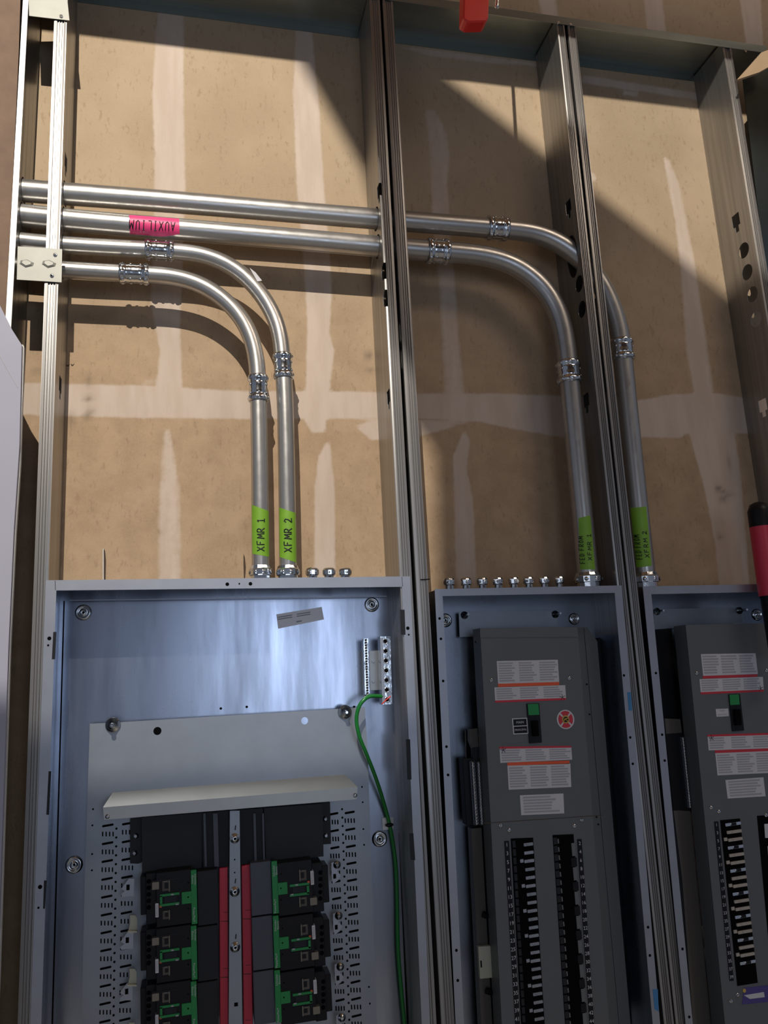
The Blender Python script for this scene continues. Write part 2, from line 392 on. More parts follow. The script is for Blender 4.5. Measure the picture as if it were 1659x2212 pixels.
fFL = line_fn((51, 200), (25, 690))
st_fl = stud('steel_stud', lambda z: fFL(z), .013, -1, 0, ZT+.02, 'narrow bright edge of the leftmost stud beside the brown board', 'stud', GS, ribs=False)

# centre lines of the four pipes (measured in the picture plane, all at mid depth of the studs)
PY = .052
PATHS = {
 'A': [(-60,402),(40,411),(137,419),(300,430),(560,452),(820,474),(1000,488),(1073,494),(1112,497),(1150,502),(1190,515),(1235,541),(1275,580),(1307,626),(1329,680),(1340,725),(1344,762),(1351,830),(1369,1010),(1386,1170),(1394,1246)],
 'B': [(-60,456),(40,464),(137,475.5),(300,489),(560,510),(820,533),(900,540),(945,543),(1000,547),(1052,553),(1100,567),(1138,589),(1172,619),(1195,652),(1212,691),(1221,735),(1226,777),(1230,815),(1238,900),(1247,1000),(1259,1120),(1270,1246)],
 'C': [(-60,510),(40,520),(137,530.5),(300,538),(345,541),(385,544),(430,548),(487,566),(537,601),(577,652),(601,702),(609,750),(612,792),(615,850),(617,900),(619,1000),(621,1120),(622,1240)],
 'D': [(-60,568),(30,575),(150,584),(230,588),(290,592),(330,593),(385,598),(440,615),(490,650),(525,690),(546,735),(555,782),(557,815),(558,850),(559,900),(561,1000),(562,1120),(563,1240)],
}
def smooth(pts, sub=6):
    out = []; n = len(pts)
    for i in range(n-1):
        p0, p1, p2, p3 = pts[max(i-1, 0)], pts[i], pts[i+1], pts[min(i+2, n-1)]
        for k in range(sub):
            t = k/sub
            out.append(.5*((2*p1)+(p2-p0)*t+(2*p0-5*p1+4*p2-p3)*t*t+(3*p1-p0-3*p2+p3)*t**3))
    out.append(pts[-1]); return out
CURVES = {k: smooth([at(x, y, PY) for x, y in v]) for k, v in PATHS.items()}
# relax the hand-measured wobble along each run
def relax(c, it=25):
    c = [Vector(p) for p in c]
    for _ in range(it):
        c = [c[0]]+[c[i]*.5+(c[i-1]+c[i+1])*.25 for i in range(1, len(c)-1)]+[c[-1]]
    return c
CURVES = {k: relax(v) for k, v in CURVES.items()}
RAD = {'A': .0275, 'B': .0275, 'C': .0208, 'D': .0208}
def cross(curve, X):
    for a, b in zip(curve, curve[1:]):
        if (a.x-X)*(b.x-X) <= 0: t = (X-a.x)/((b.x-a.x) or 1); return a.z+(b.z-a.z)*t
def webcuts(fn, side, pipes, holes):
    """pipe holes plus measured punchouts: ('k', x, y0, y1) keyhole, ('o', x, y) round"""
    cs = []
    for k in pipes:
        z = cross(CURVES[k], fn(2.7)); z = cross(CURVES[k], fn(z)); cs.append(('cyl', fn(z), PY, z, RAD[k]+.0045, .008))
    for h in holes:
        if h[0] == 'o':
            p = atx(h[1], h[2], fn(2.6)); p = atx(h[1], h[2], fn(p.z)); cs.append(('cyl', fn(p.z), p.y, p.z, .0235, .008))
        else:
            p = atx(h[1], h[2], fn(2.6)); p = atx(h[1], h[2], fn(p.z)); q = atx(h[1], h[3], fn(p.z)); Y = p.y; a = .017
            z0, z1 = q.z, p.z; zm = z0+(z1-z0)*.3
            cs.append(('poly', fn(p.z), .008, [(Y-a, z1-.004), (Y+a, z1-.004), (Y+a, zm), (Y+a*.45, zm), (Y+a*.45, z0), (Y-a*.45, z0), (Y-a*.45, zm), (Y-a, zm)]))
    return cs
cut(st_l, webcuts(fL, -1, 'ABCD', [('k', 143, 332, 386), ('k', 131, 811, 866)]))
cut(st_ml, webcuts(fML, 1, 'AB', [('k', 817, 396, 444), ('o', 828, 586), ('o', 832, 643), ('k', 838, 840, 888)]))
cut(st_mr, webcuts(fMR, -1, 'AB', []))
cut(st_f, webcuts(fF, 1, '', [('k', 1587, 461, 506), ('o', 1606.5, 541), ('o', 1614, 588), ('o', 1625, 636), ('o', 1633, 689), ('k', 1645, 860, 903)]))
def slotA(fn):
    z = cross(CURVES['A'], fn(2.75)); X = fn(z)
    return [('poly', X, .008, [(PY+.033*math.cos(a), z-.012+(.062 if math.sin(a) > 0 else .066)*math.sin(a)) for a in [i*math.pi/10 for i in range(20)]])]
cut(st_r, slotA(fR)+webcuts(fR, 1, '', [('k', 1226, 431, 476), ('o', 1251, 613), ('o', 1257, 668), ('k', 1264, 848, 895)]))
cut(st_r2, slotA(fR2)); 
cut(st_fl, webcuts(fFL, -1, 'ABCD', []))

# top track
tr = thing('top_track', 'long galvanized channel that caps all the steel studs', 'track', (0, 0, 3.5))
mb = MB(); t = .0014; xa, xb = -1.1, at(1654, 100, 0).x; zb, zt = 3.4975, 3.522
mb.box(xa, xb, -.0028, -.0028+t, zb, zt); mb.box(xa, xb, D-.0018, D-.0004, zb+.002, zt); mb.box(xa, xb, -.0028, D-.0004, zt, zt+t)
mb.build('channel', M['galv_dark'], tr)
mb = MB()
for x, y in ((1207, 48), (1233, 52), (1611, 110)): mb.disc(x, y, -.006, .0042, .004)
parts(mb, 'screw', M['chrome'], tr)

# embossed plate and top-corner plate on the left stud
pl = thing('embossed_plate', 'square galvanized plate with two pressed ridges screwed across the left studs', 'bracket', at(86, 572, -.004))
mb = MB(); mb.pp([(38, 532), (134.5, 538), (133, 610), (36, 604)], -.0048, -.0032); mb.build('plate', M['plate'], pl, .0003)
for x, y in ((58, 569), (106, 570)):
    mb = MB(); c = at(x, y, -.0048); hw, hh = .016, .012
    top = [(0, .009), (.014, .002), (.012, -.005), (-.002, -.010), (-.014, -.002), (-.012, .006)]
    vs = [(c.x+a*1.15, -.0047, c.z+b*1.15) for a, b in top]+[(c.x+a*.7, -.0088, c.z+b*.7) for a, b in top]
    mb.add(vs, [[i, (i+1) % 6, 6+(i+1) % 6, 6+i] for i in range(6)]+[list(range(6, 12))]); mb.build('ridge', M['plate'], pl)
for x, y in ((119, 550), (112, 595)):
    mb = MB(); c = at(x, y, -.0068); mb.lathe(c, (0, 1, 0), [(0, .002), (0, .0042), (.002, .0048), (.0022, .001)], 16); mb.disc(x, y, -.0072, .0019, .001, 1); mb.build('screw', [M['chrome'], M['hole']], pl)
pl2 = thing('corner_plate', 'crumpled galvanized plate folded over the top of the left stud', 'bracket', at(110, 20, -.004))
mb = MB(); mb.pp([(60, -60), (147, -60), (146, 5), (150, 44), (96, 38), (63, 34)], -.0052, -.0034); mb.build('plate', M['plate'], pl2)
mb = MB(); mb.disc(132, 34, -.0078, .0042, .003); mb.build('screw', M['chrome'], pl2)

# ------------------------------------------------------------------ conduits
def near(curve, px, py):
    p = at(px, py, PY); i = min(range(len(curve)), key=lambda k: (curve[k]-p).length); a = curve[max(i-1, 0)]; b = curve[min(i+1, len(curve)-1)]
    q = curve[i]; t = (b-a).normalized(); q = q+t*(p-q).dot(t); return q, t
def coupling(parent, k, px, py, ln, name='coupling'):
    c, t = near(CURVES[k], px, py); r = RAD[k]; h = ln/2; mb = MB()
    prof = [(-h, r+.0005), (-h, r*1.17), (-h+.003, r*1.22), (-h+.012, r*1.22), (-h+.014, r*1.10), (-h*.42, r*1.10), (-h*.34, r*1.14), (-h*.2, r*1.09), (0, r*1.13), (h*.2, r*1.09), (h*.34, r*1.14), (h*.42, r*1.10), (h-.014, r*1.10), (h-.012, r*1.22), (h-.003, r*1.22), (h, r*1.17), (h, r+.0005)]
    mb.lathe(c, t, prof, 28, cap=False)
    # indent studs and the faceted nuts
    e1 = Vector((0, -1, 0)); e2 = t.cross(e1).normalized()
    for sg in (-1, 1):
        for a in range(8):
            an = a*math.pi/4+.3; dr = e1*math.cos(an)+e2*math.sin(an); q = c+t*(sg*(h-.0075))+dr*(r*1.2)
            mb.lathe(q, dr, [(0, .005), (.0016, .0035), (.002, .001)], 8)
    for a in range(6):
        an = a*math.pi/3; dr = e1*math.cos(an)+e2*math.sin(an)
        for s_ in (-.12, .22):
            q = c+t*(ln*s_)+dr*(r*1.11); mb.lathe(q, dr, [(0, .0036), (.0016, .003), (.002, .0012)], 8)
    return mb.build(name, M['chrome'], parent)
def connector(parent, k, z0, hgt=.034):
    c = CURVES[k][-1]; r = RAD[k]; mb = MB(); X = c.x
    prof = [(0, r*1.12), (hgt*.30, r*1.12), (hgt*.34, r*1.30), (hgt*.72, r*1.34), (hgt*.80, r*1.24), (hgt, r*1.14), (hgt, r+.0003)]
    mb.lathe((X, PY, z0), (0, 0, 1), prof, 14, 0, False, False)
    for a in range(8):
        an = a*math.pi/4+.2; dr = Vector((math.cos(an), math.sin(an), 0)); mb.lathe(Vector((X, PY, z0+hgt*.53))+dr*(r*1.3), dr, [(0, .006), (.0018, .004), (.0022, .001)], 8)
    mb.build('connector', M['chrome'], parent)
    mb = MB(); mb.lathe((X, PY, z0-.0105), (0, 0, 1), [(0, r*.9), (0, r*1.18), (.003, r*1.30), (.0065, r*1.30), (.0085, r*1.15)], 20)
    mb.build('locknut', M['chrome'], parent)
GLY = {  # hand strokes in a unit box, x right, y up
 'X': [[(0, 0), (.9, 1)], [(0, 1), (.9, 0)]], 'F': [[(.05, 0), (0, 1), (.8, 1.02)], [(.02, .55), (.6, .58)]],
 'M': [[(0, 0), (.15, 1), (.5, .3), (.9, 1), (1.05, 0)]], 'R': [[(0, 0), (.05, 1), (.55, .98), (.75, .75), (.55, .5), (.08, .45)], [(.3, .47), (.85, -.02)]],
 'E': [[(.75, 0), (0, 0), (0, 1), (.75, 1)], [(0, .5), (.6, .5)]], 'D': [[(0, 0), (0, 1), (.5, .9), (.75, .5), (.5, .1), (0, 0)]],
 'O': [[(.4, 0), (.05, .3), (.1, .8), (.45, 1), (.8, .7), (.75, .25), (.4, 0)]], '1': [[(.1, .8), (.4, 1), (.4, 0)], [(.05, 0), (.8, 0)]],
 '2': [[(.05, .75), (.3, 1), (.7, .85), (.6, .5), (0, 0), (.9, .05)]], 'A': [[(0, 0), (.45, 1), (.9, 0)], [(.2, .4), (.7, .4)]],
 'U': [[(0, 1), (.05, .2), (.4, 0), (.75, .2), (.8, 1)]], 'I': [[(.4, 0), (.4, 1)], [(.1, 1), (.7, 1)], [(.2, 0), (.6, 0)]], 'L': [[(0, 1), (0, 0), (.7, 0)]],
}
def on_pipe(k, px, py, lift, vertical):
    p = at(px, py, PY-RAD[k]); r = RAD[k]+lift
    for _ in range(3):
        q, t = near_w(CURVES[k], p); d = (p.x-q.x) if vertical else (p.z-q.z)
        if vertical: d = max(-r*.97, min(r*.97, d)); Y = PY-math.sqrt(r*r-d*d)
        else: d = max(-r*.97, min(r*.97, d)); Y = PY-math.sqrt(r*r-d*d)
        p = at(px, py, Y)
    if vertical: p = Vector((q.x+d, Y, p.z))
    else: p = Vector((p.x, Y, q.z+d))
    return p
def near_w(curve, p):
    i = min(range(len(curve)), key=lambda k: (curve[k].x-p.x)**2+(curve[k].z-p.z)**2); a = curve[max(i-1, 0)]; b = curve[min(i+1, len(curve)-1)]
    q = curve[i]; t = (b-a).normalized(); return q+t*(Vector((p.x, PY, p.z))-q).dot(t), t
def handtext(parent, k, txt, p0, adv, up, vertical, wd=.00075, name='lettering'):
    """p0 px start of baseline, adv px vector per letter, up px vector of letter height"""
    mb = MB(); x, y = p0
    for i, ch in enumerate(txt):
        if ch != ' ':
            for stq in GLY[ch]:
                dn = []
                for a, b in zip(stq, stq[1:]):
                    for s_ in range(4): dn.append((a[0]+(b[0]-a[0])*s_/4, a[1]+(b[1]-a[1])*s_/4))
                dn.append(stq[-1])
                pts = [on_pipe(k, x+adv[0]*.72*u+up[0]*v, y+adv[1]*.72*u+up[1]*v, .0006, vertical) for u, v in dn]
                mb.tube(pts, wd, 6)
        f_ = .55 if ch == ' ' else 1.0
        x += adv[0]*f_; y += adv[1]*f_
    return mb.build(name, M['ink'], parent)
def tape(parent, k, pts, m, vertical, name='tape_flag'):
    """wrap a quad (tl, tr, br, bl px; l/r or t/b along the pipe) round the visible side"""
    mb = MB(); tl, tr, br, bl = pts; nu, nv = 14, 10; vs = []
    for j in range(nv+1):
        for i in range(nu+1):
            u, v = i/nu, j/nv
            a = (tl[0]+(tr[0]-tl[0])*u, tl[1]+(tr[1]-tl[1])*u); b = (bl[0]+(br[0]-bl[0])*u, bl[1]+(br[1]-bl[1])*u)
            vs.append(on_pipe(k, a[0]+(b[0]-a[0])*v, a[1]+(b[1]-a[1])*v, .0003, vertical))
    fs = [[j*(nu+1)+i, j*(nu+1)+i+1, (j+1)*(nu+1)+i+1, (j+1)*(nu+1)+i] for j in range(nv) for i in range(nu)]
    mb.add(vs, fs, 0, True); return mb.build(name, M[m], parent)
P1T = 1.8795; P2T = 1.838
CZ = {'A': at(1388, 1266, 0).z, 'B': at(1270, 1266, 0).z, 'C': at(622, 1249, 0).z, 'D': at(563, 1249, 0).z}
def run(k, label, cps):
    c = [p for p in CURVES[k]]; z0 = CZ[k]+.0015
    c = [p for p in c if not (p.z < z0+.012 and p.x > .1)]; end = Vector((CURVES[k][-1].x, PY, z0-.004)); CURVES[k][-1] = end.copy(); c.append(end)
    o = thing('conduit', label, 'conduit', end, 'metal conduits run through the studs')
    mb = MB(); mb.tube(c, RAD[k], 32); mb.build('pipe', M['emt'], o)
    for x, y, l in cps: coupling(o, k, x, y, l)
    connector(o, k, z0, .038 if k in 'AB' else .034); return o
cA = run('A', 'uppermost metal conduit, bending behind the right stud down to the rightmost panel', [(1073, 494, .058), (1343, 757, .058)])
cB = run('B', 'second metal conduit from the top, pink tape on it, bending down to the middle panel', [(945, 543, .060), (1229, 805, .060)])
cC = run('C', 'third metal conduit, outer short bend into the left panel, tape reads XFMR 2', [(345, 541, .070), (612, 792, .064)])
cD = run('D', 'lowest metal conduit, inner short bend into the left panel, tape reads XFMR 1', [(290, 592, .070), (557, 840, .066)])
def tp(k, o, q, m='lime', v=True): return tape(o, k, q, m, v)
x1 = tp('D', cD, [(543, 1090), (581, 1104), (583, 1203), (545, 1196)]); handtext(x1, 'D', 'XFMR 1', (571, 1190), (0, -13.6), (-15.5, 0), True, .0013)
x2 = tp('C', cC, [(603, 1096), (639, 1108), (643, 1216), (604, 1203)]); handtext(x2, 'C', 'XFMR 2', (630, 1192), (0, -14.0), (-16, 0), True, .0014)
x3 = tp('B', cB, [(1251, 1119), (1275, 1113), (1286, 1230), (1257, 1230)]); handtext(x3, 'B', 'FED FROM', (1264, 1217), (-.6, -8.0), (-7.5, 0), True, .0009); handtext(x3, 'B', 'XFMR 1', (1279, 1210), (-.5, -11), (-8.5, 0), True, .0009)
x4 = tp('A', cA, [(1365, 1097), (1396, 1094), (1408, 1222), (1379, 1226)]); handtext(x4, 'A', 'FED FROM', (1388, 1208), (-.9, -7.2), (-8, 0), True, .0009); handtext(x4, 'A', 'XFRM 2', (1403, 1204), (-1.3, -11), (-9, 0), True, .0009)
x5 = tape(cB, 'B', [(279, 464), (387, 472), (388, 503), (281, 510)], 'pink', False); handtext(x5, 'B', 'AUXILIUM', (378, 480), (-12.7, -.7), (-1, 18.5), False, .0012)
for k, o, q in (('C', cC, [(539, 578), (552, 588), (566, 606), (556, 608)]),):
    mb = MB(); 
    vs = [on_pipe(k, x, y, .0004, False) for x, y in q]; mb.add(vs, [[0, 1, 2, 3]]); mb.build('sticker', M['white'], o)

# ------------------------------------------------------------------ text (printed)
def print_text(mbt, s, x, y, Y, size, th=0.0, rot=0.0):
    """printed characters centred on a measured point, size in metres; returns a flat mesh list"""
    cu = bpy.data.curves.new('t', 'FONT'); cu.body = s; cu.size = size; cu.align_x = 'CENTER'; cu.align_y = 'CENTER'
    cu.resolution_u = 2; ob = bpy.data.objects.new('t', cu); COL.objects.link(ob)
    dg = bpy.context.evaluated_depsgraph_get(); me = bpy.data.meshes.new_from_object(ob.evaluated_get(dg))
    c = at(x, y, Y); a = th+rot; ca, sa = math.cos(a), math.sin(a)
    mbt.add([(c.x+v.co.x*ca-v.co.y*sa, Y, c.z+v.co.x*sa+v.co.y*ca) for v in me.vertices], [list(p.vertices) for p in me.polygons])
    bpy.data.objects.remove(ob); bpy.data.curves.remove(cu); bpy.data.meshes.remove(me)

# ------------------------------------------------------------------ panel boxes
def quad(pts, Y=0): return [(at(x, y, Y).x, at(x, y, Y).z) for x, y in pts]
def inset(q, d):
    (a, b, c, e) = q; return [(a[0]+d, a[1]-d), (b[0]-d, b[1]-d), (c[0]-d, c[1]+d), (e[0]+d, e[1]+d)]
def boxshell(parent, q, qi, fd=.0015, dep=.146, wallin=.008, bm_='box'):
    """q outer flange corners TL TR BR BL, qi inner flange corners"""
    mb = MB(); mb.ring(q, qi, -.0045, -.0030); mb.build('front_flange', M['flange'], parent)
    w0 = inset(q, wallin); w0[0] = (w0[0][0], q[0][1]-.0004); w0[1] = (w0[1][0], q[1][1]-.0004)
    w1 = inset(w0, fd)
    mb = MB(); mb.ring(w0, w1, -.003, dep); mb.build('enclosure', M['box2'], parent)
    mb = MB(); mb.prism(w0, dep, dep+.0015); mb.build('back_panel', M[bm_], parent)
    return w1
def hole_dots(mb, lst, Y, r, mi=0):
    for x, y in lst: mb.disc(x, y, Y, r, .0008, mi, 14)
def dimple(parent, x, y, Y, r=.017):
    mb = MB(); c = at(x, y, Y); mb.lathe(c, (0, 1, 0), [(0, r), (-.004, r*.86), (-.005, r*.70), (-.0025, r*.62), (-.002, r*.38), (-.006, r*.36), (-.006, r*.16), (-.003, r*.14), (-.003, .0003)], 28, cap=False); mb.disc(x, y, Y-.0032, r*.13, .0005, 1)
    return mb.build('mounting_boss', [M['chrome'], M['hole']], parent)

# ============================ panel 1
def ext(p, q, y): t = (y-p[1])/(q[1]-p[1]); return (p[0]+(q[0]-p[0])*t, y)
YB = 2520
o1 = [(99.5, 1254), (885, 1245.5), ext((885, 1245), (928, 2212), YB), ext((99.5, 1254), (66.4, 2212), YB)]
i1 = [(122.5, 1276), (867, 1268), ext((867, 1268), (910, 2212), YB-30), ext((122.5, 1276), (90, 2212), YB-30)]
P1 = thing('panelboard', 'widest open electrical panel at the left, its breakers with green and red strips', 'electrical panel', at(500, 1254, 0), 'open panelboards in the stud wall')
q1 = quad(o1); w1 = boxshell(P1, q1, quad(i1))
TH1 = -0.006
mb = MB()   # holes in the flange + corner seams
hole_dots(mb, [(491, 1262), (541, 1261)], -.0048, .0042); hole_dots(mb, [(517, 1261)], -.0048, .002)
hole_dots(mb, [(106.5, 1379), (881, 1357), (86.5, 1916)], -.0048, .0042); hole_dots(mb, [(104, 1394), (883, 1371), (83, 1961)], -.0048, .0023)
parts(mb, 'flange_hole', M['hole'], P1)
mb = MB(); mb.pp([(118.5, 1254.2), (119.6, 1254.2), (120.5, 1275), (119.3, 1275)], -.0047, -.0044); mb.pp([(868, 1246), (869, 1246), (870, 1267), (869, 1267)], -.0047, -.0044); parts(mb, 'corner_seam', M['black2'], P1)
for nt_ in ([(115, 1365), (122, 1365), (119, 1424), (112, 1424)], [(105, 1666), (110.5, 1666), (106, 1760), (100, 1760)], [(95, 1902), (101, 1902), (97, 1963), (93, 1963)],
            [(864, 1317), (874, 1317), (876, 1371), (866, 1371)], [(877, 1597), (886, 1597), (889, 1684), (880, 1684)], [(884, 1800), (893, 1800), (897, 1858), (887, 1858)]):
    mb = MB(); mb.pp(nt_, -.0050, -.0044); mb.build('flange_notch', M['black2'], P1)
# corner gaps inside the box
mb = MB(); 
for a, b in (((137, 1298), (111, 2212)), ((839, 1270), (879, 2212))):
    mb.pp([a, (a[0]+2.6, a[1]), (b[0]+3.4, b[1]), b], .1445, .146)
parts(mb, 'back_seam', M['hole'], P1)
mb = MB(); mb.pp([(150, 1296), (836, 1287), (836, 1289), (150, 1298)], .12, .122); mb.build('top_lip', M['flange'], P1)
for x, y in ((180, 1323), (803, 1306), (160, 1868), (820, 1812)): dimple(P1, x, y, .1455, .019)
# shipping sticker
mb = MB(); q = [(597, 1327), (695, 1311), (700, 1338), (601, 1358)]; mb.pp(q, .1450, .1459)
st = mb.build('sticker', M['sticker'], P1)
mb = MB()
for i, (a, b) in enumerate(((.03, .35), (.45, .75))):
    for j in range(2):
        v = .22+.16*j; x0 = 597+98*a; x1_ = 597+98*b; y0 = 1327-16*a+28*v; y1_ = 1327-16*b+28*v; mb.pp([(x0, y0), (x1_, y1_), (x1_, y1_+2), (x0, y0+2)], .1444, .1452)
mb.pp([(640, 1342), (652, 1340), (652, 1342.5), (640, 1344.5)], .1444, .1452); mb.build('print', M['print'], st)
# backpan plate
YP = .112
mb = MB()
pan = [(194, 1563.5), (240, 1561), (262, 1560), (735, 1531), (757, 1530), (788, 1526.5), (795, 1640), (801, 1830), (820, YB-120), (172, YB-120), (183, 1900)]
mb.pp(pan, YP, YP+.002, 0)
for x, y, r in ((340, 1579, .009), (658, 1557, .0085)): mb.disc(x, y, YP-.0004, r, .0006, 1 if x < 500 else 2)
for x, y in ((201, 1748), (199.5, 1783), (199, 1845), (198.5, 1880), (782, 1700), (783.5, 1733), (785, 1791), (786.5, 1825), (797, 2132), (799, 2168)): mb.disc(x, y, YP-.0004, .0021, .0006, 1, 10)
def slotcol(x0, y0, n, pitch, dxdy, wpx, dashes, first=0):
    for i in range(n):
        y = y0+i*pitch; x = x0+dxdy*(y-y0)
        mb.rect(x, y-2.4, x+wpx, y+2.4, YP-.0004, YP+.0002, 1, .09, .0022)
        if dashes:
            for k in range(dashes):
                xx = x+(wpx-2.6)*k/(dashes-1); mb.rect(xx, y+pitch/2-5.5, xx+2.7, y+pitch/2+4.5, YP-.0004, YP+.0002, 1, .02)
def dotcol(x0, y0, n, pitch, dxdy):
    for i in range(n): y = y0+i*pitch; mb.disc(x0+dxdy*(y-y0), y, YP-.0004, .0025, .0006, 1, 10)
slotcol(220.5, 1783, 13, 38.5, -.0155, 25, 4); dotcol(251.5, 1790, 24, 19.2, -.0155)
slotcol(263.5, 1779, 13, 38.5, -.0155, 25, 4)
slotcol(744.5, 1755, 14, 36.6, .034, 22, 4); dotcol(739, 1748, 28, 18.2, .034); slotcol(711, 1758, 13, 36.6, .034, 20, 4)
mb.build('mounting_pan', [M['pan'], M['hole'], M['box']], P1)
mb = MB(); hole_dots(mb, [(477, 1530.5), (533, 1527), (765, 1527)], .1448, .0030); parts(mb, 'back_hole', M['hole'], P1)
# lifting bolts at the pan's top corners
for x, y in ((244, 1566), (745, 1538)):
    mb = MB(); c = at(x, y, YP-.003)
    mb.lathe(c, (0, -1, 0), [(0, .017), (.002, .016), (.003, .010), (.012, .0095), (.0125, .0055), (.026, .0052), (.028, .003)], 20)
    mb.build('bolt', M['chrome'], P1)
# ledge (deflector)
mb = MB(); YL = .038
bl, br = at(243, 1712, YP), at(745, 1673, YP); fl, fr = at(222.4, 1744, YL), at(772.5, 1700.5, YL)
t3 = Vector((0, 0, -.0015))
vs = [bl, br, fr, fl, bl+t3, br+t3, fr+t3, fl+t3]
mb.add(vs, [[0, 1, 2, 3], [7, 6, 5, 4], [0, 3, 7, 4], [1, 5, 6, 2], [0, 4, 5, 1]])
lo_l, lo_r = at(225, 1771, YL), at(770, 1726.5, YL)
mb.add([fl, fr, lo_r, lo_l, fl+Vector((0, .0015, 0)), fr+Vector((0, .0015, 0)), lo_r+Vector((0, .0015, 0)), lo_l+Vector((0, .0015, 0))], [[0, 1, 2, 3], [7, 6, 5, 4], [0, 3, 7, 4], [1, 5, 6, 2], [2, 6, 7, 3], [0, 4, 5, 1]])
led = mb.build('deflector_ledge', M['ledge'], P1)
for x, y in ((232, 1764), (767, 1718)):
    mb = MB(); mb.lathe(at(x, y, YL), (0, -1, 0), [(0, .005), (.0015, .0045), (.003, .002)], 14); mb.build('screw', M['chrome'], led)
mb = MB(); hole_dots(mb, [], 0, 0); c = (bl+br+fr+fl)/4
for dx in (0, .006): mb.lathe(at(503+dx*900, 1715, .06), (0, 0, 1), [(0, .0015), (.0004, .0015)], 8)
mb.build('ledge_mark', M['hole'], led)
# bus cover (black moulding)
YC = .066
mb = MB()
mb.pp([(281, 1770), (306, 1768), (306, 1863), (298, 1866), (281, 1865)], .095, YP-.0005); mb.pp([(697, 1735), (713, 1733), (715, 1823), (699, 1824)], .095, YP-.0005)
mb.pp([(306, 1766), (436, 1756), (436, 1876), (307, 1885)], YC, YP-.0005); mb.pp([(570, 1746), (697, 1736), (699, 1850), (575, 1860)], YC, YP-.0005)
parts(mb, 'bus_cover', M['black2'], P1)
mb = MB(); mb.pp([(436, 1756), (497, 1751), (497, 1872), (438, 1875)], YC-.006, YP-.0005); mb.pp([(516, 1750), (568, 1746), (573, 1862), (520, 1868)], YC-.006, YP-.0005); parts(mb, 'bus_cover_centre', M['black'], P1)
for a in ((439, 444), (460, 470), (547, 552), (566, 570)):
    mb = MB(); mb.pp([(a[0], 1757), (a[1], 1757), (a[1]+3, 1872), (a[0]+3, 1872)], YC-.012, YC-.005); mb.build('cover_rib', M['slate'], P1)
for x, y in ((293, 1806), (290.5, 1843), (703, 1769), (704, 1805)):
    mb = MB(); mb.lathe(at(x, y, .095), (0, -1, 0), [(0, .0065), (.002, .006), (.004, .003)], 14); mb.build('screw', M['chrome'], P1)
# centre strap
mb = MB(); mb.pp([(496.5, 1752), (517.5, 1751), (526, YB-120), (493, YB-120)], YC-.022, YC-.019, 0); hole_dots(mb, [(507, 1857), (507, 1885)], YC-.0226, .0016, 1)
mb.rect(506, 2166, 514, 2174, YC-.0226, YC-.021, 1); strap = mb.build('centre_strap', [M['pan'], M['hole']], P1)
for x, y in ((507, 1811), (507, 1926), (508, 2046)):
    mb = MB(); mb.lathe(at(x, y, YC-.022), (0, -1, 0), [(0, .011), (.0015, .0105), (.002, .006), (.007, .0055), (.0072, .002), (.004, .001)], 20, 0); mb.disc(x+1, y+1, YC-.0295, .0024, .0006, 1); mb.build('bolt', [M['chrome'], M['hole']], strap)
    mb = MB(); mb.tube([at(x+2, y-28, YC-.0225), at(x+1, y-18, YC-.0225)], .0012, 6); mb.build('pen_mark', M['ink'], strap)
# red spine covers
mb = MB(); mb.pp([(473.5, 1876), (492, 1873), (494, YB-120), (476, YB-120)], YC-.012, YC+.01); mb.build('red_spine', M['red'], P1, .001)
mb = MB(); mb.pp([(521.5, 1871), (541, 1867), (549, YB-120), (529, YB-120)], YC-.012, YC+.01); mb.build('red_spine', M['red'], P1, .001)
for k in range(4):
    for (x, y, w_) in ((476, 1990+k*121, 16), (523, 1985+k*119, 18)):
        mb = MB(); mb.pp([(x+k*.5, y), (x+w_, y-1), (x+w_, y+.8), (x+k*.5, y+1)], YC-.0124, YC-.0118); mb.pp([(x+7, y-19), (x+w_, y-20), (x+w_, y-19), (x+7, y-18)], YC-.0124, YC-.0118); mb.build('spine_joint', M['slit'], P1)
